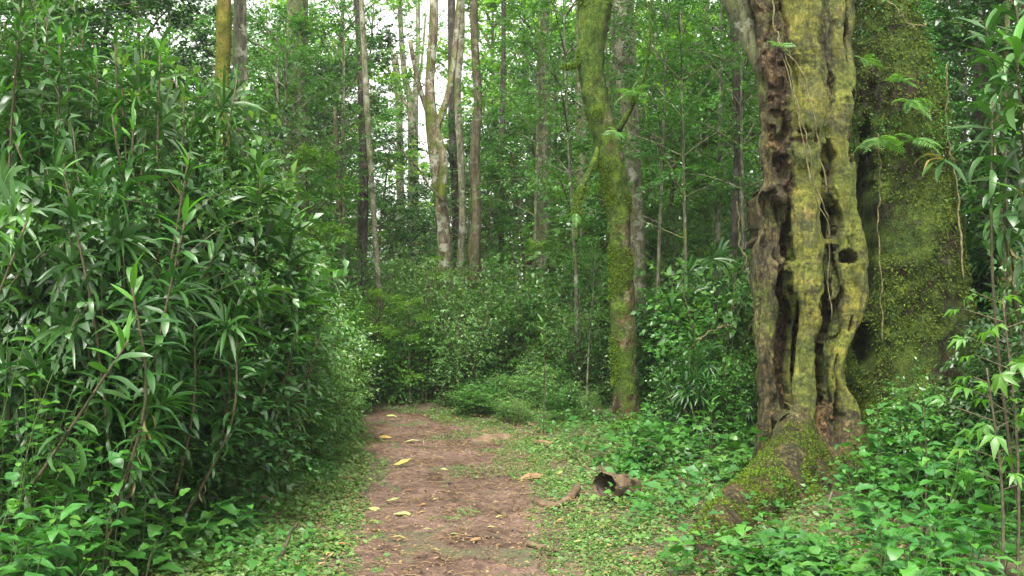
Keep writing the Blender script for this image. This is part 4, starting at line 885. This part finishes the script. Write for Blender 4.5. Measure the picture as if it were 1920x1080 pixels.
# wall of bushes where the path turns away and right of it
for i in range(150):
    x_ = rnd.uniform(560, 1480); d_ = 13.7 + 1.5 * (.5 + .5 * float(noise(np.array([x_ / 55., 0, 0]), 5))) + rnd.random() ** 1.2 * 8.5
    if x_ > 1000: d_ -= 1.6 * min(1, (x_ - 1000) / 300)
    X_ = (x_ - 960) / F * d_
    if offpath(np.array(X_), np.array(d_)) < .35: continue
    if 1110 < x_ < 1240 and d_ < 12.8: continue
    near = sm((d_ - 12.5) / 5); h = (1.0 + 1.7 * near) * rnd.choice([.55, .7, .85, 1.0, 1.25]) * rnd.uniform(.85, 1.15)
    if 650 < x_ < 1120: h = min(h, CAMZ + rnd.uniform(10, 85) / F * d_)
    put_shrub(rnd.choice(['fine', 'fine', 'broad', 'fine', 'fine', 'broad', 'fine']), X_, d_, h, h * rnd.uniform(.3, .55), ('near' if d_ < 17 else 'far') + ' bush beyond the path bend', ('near' if d_ < 17 else 'far') + ' bushes beyond the bend', 'forest_shrub')
for i in range(34):
    x_ = rnd.uniform(745, 1150); d_ = rnd.uniform(12.3, 14.6); X_ = (x_ - 960) / F * d_
    if offpath(np.array(X_), np.array(d_)) < .3: continue
    put_shrub(rnd.choice(['fine', 'broad']), X_, d_, rnd.uniform(.2, .6), rnd.uniform(.2, .4), 'tiny shrub in front of the shrub wall', 'tiny shrubs before the shrub wall', 'small_shrub')
for i in range(46):
    x_ = rnd.uniform(640, 1440); d_ = rnd.uniform(13.5, 21); X_ = (x_ - 960) / F * d_
    if offpath(np.array(X_), np.array(d_)) < .35 or (1110 < x_ < 1240 and d_ < 14): continue
    put_tree(rnd.choice([6, 6, 3]), X_, d_, rnd.uniform(.18, .33) * (1.3 if x_ > 1240 else 1))
for i in range(46):
    x_ = rnd.uniform(1180, 1440); d_ = rnd.uniform(9.8, 13); X_ = (x_ - 960) / F * d_; h = rnd.uniform(.8, 2.1) * (.6 + .4 * (d_ > 11))
    if x_ < 1262 and d_ < 12.3: continue
    put_shrub(rnd.choice(['broad', 'fine', 'broad', 'dark', 'broad', 'strap']), X_, d_, h, h * .42, ('low' if h < 1.2 else 'tall') + ' bush between the two mossy trees', ('low' if h < 1.2 else 'tall') + ' bushes between the mossy trees', 'forest_shrub')
for i in range(44):
    x_ = rnd.uniform(1720, 2150); d_ = rnd.uniform(9.2, 13); X_ = (x_ - 960) / F * d_; h = rnd.uniform(1.2, 2.8)
    if x_ < 1860 and d_ < 10.6: d_ = 11; X_ = (x_ - 960) / F * d_
    put_shrub(rnd.choice(['broad', 'strap', 'dark']), X_, d_, h, h * .38, ('low' if h < 1.9 else 'tall') + ' bush behind the right undergrowth', ('low' if h < 1.9 else 'tall') + ' bushes behind the right undergrowth', 'forest_shrub')

# canes with long leaves at the right edge of the view
for i, (x_, y_, d_) in enumerate([(1905, 95, 5.2), (1980, 40, 5.4), (1860, 190, 6.3), (1935, 250, 6.0), (1875, 300, 7.0), (1925, 340, 5.6), (1875, 130, 6.8), (1965, 160, 5.0), (1905, 10, 6.6), (1850, 50, 7.6), (1900, 400, 7.4)]):
    h = P(x_, y_, d_); fx = h[0] + rnd.uniform(.2, 1.1); fy = d_ + rnd.uniform(0, .9)
    cane_plant(h, (fx, fy, gz(fx, fy)), rnd.randint(30, 40), rnd.uniform(.7, .98), f'dark {"upper" if y_ < 140 else "lower"} cane with long drooping leaves, {"right edge" if x_ > 1890 else "beside the broad mossy trunk"}', f'{"upper" if y_ < 140 else "lower"} dark canes, {"right edge" if x_ > 1890 else "beside the broad mossy trunk"}', bright=.03, length=1.0)
for i in range(16):
    d_ = rnd.uniform(6.3, 8.6); x_ = rnd.uniform(1885, 2090); put_shrub(rnd.choice(['broad', 'dark', 'strap']), (x_ - 960) / F * d_, d_, rnd.uniform(1.0, 2.2), .5, 'bush under the dark hanging canes', 'bushes under the dark canes', 'forest_shrub')
for i in range(12):
    d_ = rnd.uniform(7.4, 8.6); x_ = rnd.uniform(1700, 1850); put_shrub('broad', (x_ - 960) / F * d_, d_, rnd.uniform(.5, .9), .4, 'small bush at the foot of the broad mossy trunk', 'small bushes at the mossy trunk foot', 'forest_shrub')

# ------------------------------------------------------------------ undergrowth plants near the camera
def herb_plant(x, y, h, nl, kind, label, group, lean=.12, s_=1.0, clump=2):
    z = gz(x, y); o = empty('undergrowth_plant', label, 'plant', group, (x, y, z)); g = Geo(); spots = []
    for c_ in range(clump):
        ex, ey = rnd.gauss(0, lean) + rnd.uniform(-.12, .12), rnd.gauss(0, lean) + rnd.uniform(-.12, .12); hh = h * rnd.uniform(.65, 1.05)
        q = tube(g, [[ex * .1, ey * .1, -.04, .004], [ex * .4, ey * .4, hh * .55, .003], [ex, ey, hh, .0018]], n=8, sides=4, cap=False)
        m = nl // clump
        for i in range(m):
            u = .25 + .75 * (i + 1) / m; spots.append((np.array([np.interp(u, np.linspace(0, 1, 8), q[:, c]) for c in range(3)]), u, i))
    link('stem', g.mesh('stem', M['stem']), o)
    for p, u, i in spots:
        az = (i // 2) * 1.57 + (i % 2) * math.pi + rnd.gauss(0, .4)
        lib = kind if not (u > .92 and rnd.random() < .5) else HEARTN
        add_leaf(o, rnd.choice(lib), p, az, .35 * u + rnd.gauss(.0, .25), rnd.gauss(0, .2), s_ * (1.25 - .55 * u ** 3) * rnd.uniform(.6, 1.15))
def zl(kind_, x_, d_, place, zones):
    lf_ = 'oval-leaved' if kind_ is OVAL else 'heart-leaved'; nr = 'nearest' if d_ < 4.8 else 'near' if d_ < 5.8 else 'more distant' if d_ < 7.2 else 'far'
    z_ = [n_ for lim, n_ in zones if x_ < lim][0]; return f'{nr} {lf_} plant {place}, {z_}', f'{nr} {lf_} plants {place}, {z_}'
def hl(x_, d_): return (x_ - 960) / F * d_
# left foot of the thicket
for i in range(200):
    d_ = rnd.uniform(3.8, 6.6); x_ = rnd.uniform(-60, 480 if d_ < 5.4 else 600); X_ = hl(x_, d_); l_ = lb(d_) + .35
    k = min(1, (l_ - X_) / .7)
    if k < .1: continue
    kk = rnd.choice([HEART, HEART, OVAL]); lb_, gr_ = zl(kk, x_, d_, 'below the left thicket', [(100, 'at the left edge'), (230, 'left part'), (360, 'middle part'), (9999, 'beside the grassy verge')])
    herb_plant(X_, d_, (.15 + .75 * k) * rnd.uniform(.6, 1.2) * (1.4 if x_ < 330 else .9), rnd.randint(14, 22), kk, lb_, gr_, s_=rnd.uniform(.65, 1.15))
# right side, in front of the great tree
for i in range(150):
    d_ = rnd.uniform(3.9, 8.0); x_ = rnd.uniform(1400, 2000); X_ = hl(x_, d_)
    if X_ < .95 + .25 * (d_ - 4): continue
    if abs(X_ - np.interp(d_, [6.2, 8], [1.3, 2.2])) < .3 and d_ > 6.2: continue
    h = rnd.uniform(.2, .5) * (1 + .5 * (X_ > 2.4))
    if x_ < 1600:
        if d_ > 6.1: continue
        h = rnd.uniform(.1, .2)
    kk = rnd.choice([HEART, OVAL, HEART]); lb_, gr_ = zl(kk, x_, d_, 'before the great tree', [(1500, 'by the big root'), (1620, 'below the fused stems'), (1750, 'below the broad mossy trunk'), (1850, 'left of the bright lobed shrub'), (9999, 'at the right edge')])
    herb_plant(X_, d_, h, rnd.randint(12, 18), kk, lb_, gr_, s_=rnd.uniform(.65, 1.35))
# middle right, round the foot of the leaning mossy tree
for i in range(60):
    d_ = rnd.uniform(8.3, 11.2); x_ = rnd.uniform(1160, 1430); X_ = hl(x_, d_)
    if abs(x_ - 1176) < 30 and d_ > 11.3: continue
    herb_plant(X_, d_, rnd.uniform(.2, .6) * min(1, (x_ - 1100) / 160 + .3), rnd.randint(12, 18), HEART, *zl(HEART, x_, d_, 'between the two mossy trees', [(1240, 'at the leaning tree foot'), (1330, 'middle of the gap'), (9999, 'by the great tree')]), s_=rnd.uniform(.9, 1.3))

# young shrub with bright toothed leaves, right
def palm_leaf(seed):
    g = Geo(); r_ = np.random.default_rng(seed)
    for a_, l_ in ((0, 1), (.75, .85), (-.75, .85), (1.5, .55), (-1.5, .55)):
        leaf_batch(g, np.array([[.05, 0, 0.]]), np.array([[math.cos(a_), math.sin(a_), r_.uniform(-.5, .1)]]), np.array([[0, 0, 1.]]), .15 * l_, .05 * l_, .35, .8, rv=np.zeros(1))
    tube(g, [[0, 0, 0, .002], [.06, 0, 0, .0015]], n=2, sides=3, cap=False, rv=0)
    return g.mesh('leaf', M['herb_new'])
PALM = [palm_leaf(i) for i in range(3)]
for (sx, sy, sd_, n_, lab) in [(1880, 560, 5.0, 26, 'young shrub with bright lobed leaves at the right edge'), (1850, 690, 4.9, 16, 'smaller bright shrub with lobed leaves below the first at the right')]:
    T_ = P(sx, sy, sd_); fx, fy = T_[0] + .1, sd_ + .05; o = empty('young_shrub', lab, 'shrub', None, (fx, fy, gz(fx, fy))); rel = T_ - np.array([fx, fy, gz(fx, fy)]); g = Geo()
    q = tube(g, [[0, 0, -.05, .009], [rel[0] * .3 + .03, 0, rel[2] * .5, .007], [*rel, .004]], n=12, sides=6)
    for i in range(n_):
        u = .5 + .5 * i / n_; p = np.array([np.interp(u, np.linspace(0, 1, 12), q[:, c]) for c in range(3)]); az = i * 2.4; ln = rnd.uniform(.08, .26) * (1.2 - .5 * u)
        e = p + np.array([math.cos(az) * ln, math.sin(az) * ln, ln * .35]); tube(g, [[*p, .003], [*e, .0018]], n=2, sides=4, cap=False)
        add_leaf(o, rnd.choice(PALM), e, az, rnd.gauss(-.2, .35), rnd.gauss(0, .35), rnd.uniform(.5, .9))
    link('stem', g.mesh('stem', M['twig']), o)
# slender seedling by the bend of the path, and one in front of the mossy trunk
for (sx, sy, sd_, fy_, n_, lib, lab, sc) in [(1018, 600, 11.6, 11.6, 18, STRAPN, 'slender upright seedling standing by the right edge of the path bend', .55), (1732, 765, 6.6, 6.6, 8, OVAL, 'slim seedling with flat leaf pairs in front of the dark mossy trunk', .9),
                                     (1332, 760, 8.9, 8.9, 12, OVAL, 'upright seedling with a reddish stem between the mossy trees', .9)]:
    T_ = P(sx, sy, sd_); o = empty('seedling', lab, 'plant', None, (T_[0], fy_, gz(T_[0], fy_))); h_ = T_[2] - o.location.z; g = Geo(); tube(g, [[0, 0, -.05, .007], [.02, 0, h_ * .5, .006], [0, 0, h_, .003]], n=8, sides=5); link('stem', g.mesh('stem', M['cane']), o)
    for i in range(n_): add_leaf(o, rnd.choice(lib), (0, 0, h_ * (1 - .5 * i / n_)), i * 2.4, 1.0 - 1.0 * i / n_, rnd.gauss(0, .2), sc)
# pale strap leaves drooping from the shoulder of the broad trunk
o = empty('strap_leaf_tuft', 'tuft of pale drooping strap leaves against the right edge of mossy trunk', 'plant', None, tuple(P(1770, 300, 8.6)))
for az, el, s_, k in ((-2.9, .2, 1.1, 0), (-2.6, -.2, 1.2, 1), (-2.3, -.5, 1.0, 1), (-.9, -.6, 1.0, 1), (3.0, .6, 1.1, 0)):
    add_leaf(o, (STRAPO if k == 0 else STRAP)[1], (0, 0, 0), az, el, .2, s_)

# ------------------------------------------------------------------ ground cover
def cover(n, yr, fx, L, name, label, mat, hmax, seed, simple=False, cat='ground cover', fade=0.0, base=.6):
    r_ = np.random.default_rng(seed); y = yr[0] + (yr[1] - yr[0]) * r_.random(n) ** 1.25; x = fx(r_, n, y); u = offpath(x, y)
    keep = (r_.random(n) < np.clip((u + .06) / .35, .0, 1) * (1 - fade * sm((u - 1.1) / 1.2)) * np.clip(base + 1.7 * fbm(np.stack([x, y, 0 * x], -1) * 2.6, 4, seed), .06, 1)); x, y, u = x[keep], y[keep], u[keep]; n = len(x)
    z = gh(x, y) + r_.random(n) ** 1.5 * hmax * sm(u / .9 + .15)
    D = np.stack([r_.normal(0, 1, n), r_.normal(0, 1, n), r_.normal(-.05, .25, n)], -1); U = np.array([0, -.1, 1.]) + r_.normal(0, .35, (n, 3))
    g = Geo(); sz = L * np.exp(r_.normal(-.12, .42, n)); leaf_batch(g, np.stack([x, y, z], -1), D, U, sz, sz * .62, rv=r_.random(n), simple=simple)
    o = link(name, g.mesh(name, mat)); tag(o, label, cat, kind='stuff')
def fx_l(r_, n, y): l_, r2_ = edges(y); return l_ + .12 - 1.9 * r_.random(n) ** 1.2
def fx_r(r_, n, y): l_, r2_ = edges(y); return r2_ - .1 + 4.2 * r_.random(n) ** 1.3
cover(150000, (3.5, 14.5), fx_l, .034, 'ground_cover', 'low small-leaved ground cover on the left verge of the path', M['cover'], .08, 301, base=.95)
cover(120000, (3.5, 16), fx_r, .034, 'ground_cover', 'low small-leaved ground cover on the right verge of the path', M['cover'], .07, 302, fade=.75)
cover(17000, (5.5, 13), lambda r_, n, y: edges(y)[1] + .5 + 4.2 * r_.random(n), .058, 'herb_layer', 'larger low leaves scattered over the right verge', M['herb'], .26, 303)
cover(9000, (5.5, 12), lambda r_, n, y: edges(y)[0] - .3 - 2 * r_.random(n), .05, 'herb_layer', 'larger low leaves scattered over the left verge', M['herb'], .2, 304)
# bits of green creeping over the path
r_ = np.random.default_rng(8); n = 22000; y = 3.5 + 11 * r_.random(n); l_, r2_ = edges(y); x = l_ + .02 + (r2_ - l_ + .25) * r_.beta(1.2, .8, n); k = fbm(np.stack([x * 2.2, y * 1.5, 0 * x], -1), 4, 9) + .75 * ((x - l_) / (r2_ - l_)) ** 2 + .35 * np.exp(-(x - l_) / .1) > .52; x, y = x[k], y[k]; n = len(x)
g = Geo(); leaf_batch(g, np.stack([x, y, gh(x, y) + .022 + .01 * r_.random(n)], -1), np.stack([r_.normal(0, 1, n), r_.normal(0, 1, n), r_.normal(.1, .2, n)], -1), np.array([0, 0, 1.]) + r_.normal(0, .3, (n, 3)), .028 * r_.uniform(.5, 1.4, n), .016, rv=r_.random(n))
tag(link('creeping_weeds', g.mesh('creeping_weeds', M['cover'])), 'small weeds creeping over the bare earth of the path', 'weeds', kind='stuff')
# litter: crumbs of dead leaf and twig on path and verges
n = 38000; y = 3.4 + 12 * r_.random(n) ** 1.2; l_, r2_ = edges(y); x = l_ - 1.2 + (r2_ - l_ + 3.6) * r_.random(n)
g = Geo(); leaf_batch(g, np.stack([x, y, gh(x, y) + .026 + .03 * (offpath(x, y) > .2) * r_.random(n)], -1), np.stack([r_.normal(0, 1, n), r_.normal(0, 1, n), r_.normal(.05, .15, n)], -1), np.array([0, 0, 1.]) + r_.normal(0, .25, (n, 3)), .022 * np.exp(r_.normal(-.1, .55, n)), .012 * r_.uniform(.4, 1.6, n), rv=r_.random(n))
for i in range(1100):
    yy_ = 3.5 + 9 * r_.random(); a_, b_ = edges(yy_); xx_ = a_ - 1.0 + (b_ - a_ + 3.0) * r_.random(); az_ = r_.random() * 6.28; ll_ = r_.uniform(.03, .16)
    e_ = np.array([math.cos(az_) * ll_, math.sin(az_) * ll_]); z1 = gz(xx_, yy_) + .026; z2 = gz(xx_ + e_[0], yy_ + e_[1]) + .03; bend_ = r_.normal(0, .12 * ll_, 2)
    tube(g, [[xx_, yy_, z1, .0035], [xx_ + e_[0] * .5 + bend_[0], yy_ + e_[1] * .5 + bend_[1], (z1 + z2) / 2 + .006, .003], [xx_ + e_[0], yy_ + e_[1], z2, .0015]], n=4, sides=4, cap=False, rv=.0)
tag(link('leaf_litter', g.mesh('leaf_litter', M['litter'])), 'crumbs of dead leaves and twigs strewn over path and verges', 'leaf litter', kind='stuff')

# ------------------------------------------------------------------ fallen leaves, sticks and logs, one by one
FL = {k: [big_leaf(.1, .04, a, .15, 4, 'oval', .2, i, M[m_]) for i, a in enumerate([.2, -.5, .6])] for k, m_ in (('yellow', 'yellow_leaf'), ('pale', 'palegreen_leaf'), ('brown', 'brown_leaf'))}
def fallen(px_, py_, kind, s_, az=None):
    p = on_ground(px_, py_); dist = p[1]; s2 = s_ / F * dist / .1
    o = link('fallen_leaf', rnd.choice(FL[kind])); o.location = (p[0] - s_ / F * dist * .4, p[1], p[2] + .032); az = rnd.uniform(-.5, .5) if az is None else az
    o.rotation_euler = (rnd.gauss(0, .15), rnd.gauss(-.08, .08), az); o.scale = (s2,) * 3
    lab = {'yellow': 'yellow fallen leaf lying on the earth path', 'pale': 'long pale green fallen leaf lying on the earth path', 'brown': 'orange-brown fallen leaf lying on path or verge'}[kind]
    tag(o, lab, 'leaf', {'yellow': 'yellow leaves on the path', 'pale': 'pale green leaves on the path', 'brown': 'brown leaves on path and verge'}[kind])
for a in [(735, 784, 'pale', 26), (770, 834, 'pale', 32), (720, 825, 'yellow', 26), (752, 877, 'yellow', 34), (822, 900, 'yellow', 24), (815, 945, 'yellow', 16), (755, 972, 'pale', 44), (705, 960, 'pale', 34), (745, 1016, 'yellow', 34), (814, 1039, 'yellow', 26), (735, 946, 'pale', 30), (832, 885, 'pale', 16),
          (790, 955, 'brown', 22), (920, 996, 'yellow', 18), (1082, 1024, 'yellow', 18), (1048, 985, 'brown', 18), (978, 910, 'yellow', 16), (936, 978, 'yellow', 16), (1052, 982, 'yellow', 14), (1035, 942, 'brown', 20), (1126, 992, 'brown', 12), (1188, 1056, 'yellow', 16), (640, 1028, 'brown', 16), (830, 920, 'pale', 18), (765, 925, 'brown', 16),
          (800, 1000, 'pale', 18), (890, 1022, 'brown', 22), (850, 1010, 'pale', 20), (870, 840, 'yellow', 14), (895, 858, 'pale', 14), (760, 800, 'yellow', 14), (908, 815, 'brown', 22), (700, 1005, 'yellow', 20), (690, 905, 'pale', 18), (1030, 1010, 'yellow', 16), (1570, 950, 'brown', 26), (1420, 1070, 'brown', 22), (560, 790, 'brown', 14), (1310, 1045, 'brown', 22), (1330, 900, 'yellow', 16), (1050, 895, 'yellow', 14), (1000, 870, 'yellow', 12)]:
    fallen(*a)
def stick(name, label, cat, rows, mat, sides=8, lump=.25, lift=0.0):
    """rows: (px, py, radius px, height above ground)"""
    pts = []
    for (x_, y_, r_, h_) in rows:
        p = on_ground(x_, y_); rr = r_ / F * p[1]; pts.append([p[0], p[1] + .0, p[2] + rr * .8 + h_, rr])
    g = Geo(); tube(g, pts, n=26, sides=sides, lump=lump, seed=int(rows[0][0])); tag(link(name, g.mesh(name, mat)), label, cat)
stick('curved_branch', 'bent piece of brown branch lying right of the path', 'branch', [(1004, 946, 7, 0), (1020, 953, 8, 0), (1045, 952, 7, 0), (1068, 942, 8, 0.01), (1082, 928, 8, .03)], M['wood'])
lo = empty('broken_log', 'short rotten log with a black hollow end lying in the weeds', 'log', None, tuple(on_ground(1155, 934)))
def log_shell(r0, inward, mat, nm, x0):
    g = Geo(); nx_, na = 26, 40; tx = np.linspace(0, 1, nx_)[:, None]; th = np.linspace(0, TAU, na, endpoint=False)[None]
    jag = .02 * noise(np.stack([np.cos(th) * 3, np.sin(th) * 3, 0 * th], -1), 5) + .008 * noise(np.stack([np.cos(th) * 9, np.sin(th) * 9, 0 * th], -1), 6)
    X_ = x0 + (.34 - x0 * .5) * tx + (1 - tx) * jag; q = np.stack([X_ * 8, np.cos(th) * 2 + 0 * tx, np.sin(th) * 2 + 0 * tx], -1)
    rr = r0 * (1 - .42 * tx ** 2 * (not inward) - .6 * tx * inward) * (1 + .22 * fbm(q, 3, 7) + .1 * fbm(q * 3, 3, 8))
    Y_ = np.cos(th) * rr * 1.05; Z_ = np.sin(th) * rr * .85; i = np.arange(nx_ - 1)[:, None] * na; j = np.arange(na)[None]; k = (j + 1) % na
    g.add(np.stack([X_ + 0 * Y_, Y_, Z_], -1).reshape(-1, 3), [np.stack([i + j, i + k, i + na + k, i + na + j], -1).reshape(-1, 4)])
    c_ = np.array([[float(X_[-1].mean()) + .01, 0, 0]]); ring = np.stack([X_[-1], Y_[-1], Z_[-1]], -1); g.add(np.vstack([ring, c_]), [np.stack([j[0], k[0], 0 * j[0] + na], -1)])
    o = link(nm, g.mesh(nm, mat), lo); o.location = (-.17, 0, .105); return o
log_shell(.125, False, M['wood'], 'shell', 0.0); log_shell(.105, True, M['wood_dark'], 'hollow', .015)
lo.rotation_euler = (.3, .1, math.radians(38))
stick('bark_piece', 'flat orange-brown piece of bark lying beside the path', 'bark', [(976, 903, 4, 0), (992, 900, 7, 0), (1008, 898, 6, 0), (1020, 896, 3, 0)], M['wood_tan'])
stick('stick', 'thin dark stick pointing at the path below the curved branch', 'stick', [(916, 956, 4, .0), (930, 962, 5, .01), (948, 973, 5, .01)], M['wood'])
stick('stick', 'brown stick at the lower right edge of the path', 'stick', [(988, 1024, 5, 0), (1010, 1030, 6, 0), (1042, 1036, 4, 0)], M['wood'])
stick('stick', 'short stick half buried at the right side of the path', 'stick', [(905, 1014, 4, 0), (920, 1010, 5, 0), (936, 1012, 4, 0)], M['wood_dark'])
stick('twig', 'bare black twig rising from the left verge at the bottom', 'twig', [(512, 1090, 4, 0), (528, 1062, 3.5, .06), (542, 1046, 3, .12), (546, 1040, 2.5, .14), (558, 1032, 2, .17)], M['wood_dark'], 6, .1)
stick('broken_branch', 'pale brown broken branch on the left verge', 'branch', [(440, 944, 5, .05), (455, 934, 6, .06), (480, 946, 7, .04), (512, 950, 5, .03)], M['wood_tan'])
stick('log', 'dark log lying in the weeds behind the hollow log', 'log', [(1200, 850, 9, .06), (1218, 856, 11, .06), (1244, 860, 9, .06)], M['wood_dark'], 12)
stick('log', 'black log end between the leaning mossy tree and great tree', 'log', [(1272, 828, 8, .1), (1290, 832, 11, .1), (1304, 838, 9, .1)], M['wood_dark'], 12)
stick('broken_branch', 'tan branch slanting out of the heart-leaved plants', 'branch', [(1330, 800, 4, .2), (1350, 785, 4, .28), (1370, 770, 4, .34), (1388, 752, 3, .42)], M['wood_tan'], 7)
stick('stick', 'grey-brown stick in the weeds before the great root', 'stick', [(1360, 1080, 5, 0), (1380, 1074, 6, 0), (1400, 1076, 5, 0)], M['wood'])
stick('twig', 'thin upright twig in the undergrowth at the lower right', 'twig', [(1545, 975, 3, 0), (1552, 962, 3, .05), (1560, 950, 2.5, .1)], M['twig'], 6)
stick('wood_chip', 'pale chip of wood on the far right side of the path', 'wood chip', [(1004, 832, 4, 0), (1018, 834, 5, 0), (1036, 835, 3, 0)], M['wood_tan'])
# tan heap of earth beside the bend
c = on_ground(930, 822); g = Geo(); a, b = np.meshgrid(np.linspace(-1, 1, 40), np.linspace(-1, 1, 24)); rr = np.sqrt(a * a + b * b); X_ = c[0] + a * .42; Y_ = c[1] + b * .5
Zz = gh(X_, Y_) + .06 * sm(1 - rr) - .012 + .02 * fbm(np.stack([X_, Y_, 0 * X_], -1) * 9, 3, 4); i = np.arange(23)[:, None] * 40; j = np.arange(39)[None]
g.add(np.stack([X_, Y_, Zz], -1).reshape(-1, 3), [np.stack([i + j, i + j + 1, i + 41 + j, i + 40 + j], -1).reshape(-1, 4)]); tag(link('earth_heap', g.mesh('earth_heap', M['dry_earth'])), 'low tan heap of crumbled earth beside the far end of the path', 'heap')
# clods and pebbles on the path
PB = []
for k in range(4):
    g = Geo(); tube(g, [[-.6, 0, 0, .5], [0, .05, .1, 1], [.6, 0, 0, .45]], n=5, sides=7, lump=.4, seed=k); PB.append(g.mesh('clod', M['wood_dark'] if k % 2 else M['wood']))
for i in range(60):
    d_ = rnd.uniform(4.6, 13.5); l_, r2_ = edges(d_); x_ = rnd.uniform(float(l_), float(r2_) + .3); s_ = rnd.uniform(.008, .022)
    o = link('clod', rnd.choice(PB)); o.location = (x_, d_, gz(x_, d_) + .018 + s_ * .2); o.scale = (s_, s_, s_ * .6); o.rotation_euler = (0, 0, rnd.uniform(0, 6)); tag(o, 'small dark clod of earth lying on the path', 'clod', 'clods of earth on the path')

# ------------------------------------------------------------------ haze
hz, nt = newmat('thin_forest_haze'); pv = nt.nodes.new('ShaderNodeVolumePrincipled'); pv.inputs['Color'].default_value = (.9, .96, .95, 1); pv.inputs['Density'].default_value = .0008; pv.inputs['Anisotropy'].default_value = .2
o_ = nt.nodes.new('ShaderNodeOutputMaterial'); nt.links.new(pv.outputs[0], o_.inputs['Volume'])
g = Geo(); x0, x1, y0, y1, z0, z1 = -720, 720, -720, 760, -3, 22
g.add([[x, y, z] for z in (z0, z1) for y in (y0, y1) for x in (x0, x1)], [np.array([[0, 2, 3, 1], [4, 5, 7, 6], [0, 1, 5, 4], [2, 6, 7, 3], [0, 4, 6, 2], [1, 3, 7, 5]])])
link('haze', g.mesh('haze', hz, smooth=False), kind='stuff')
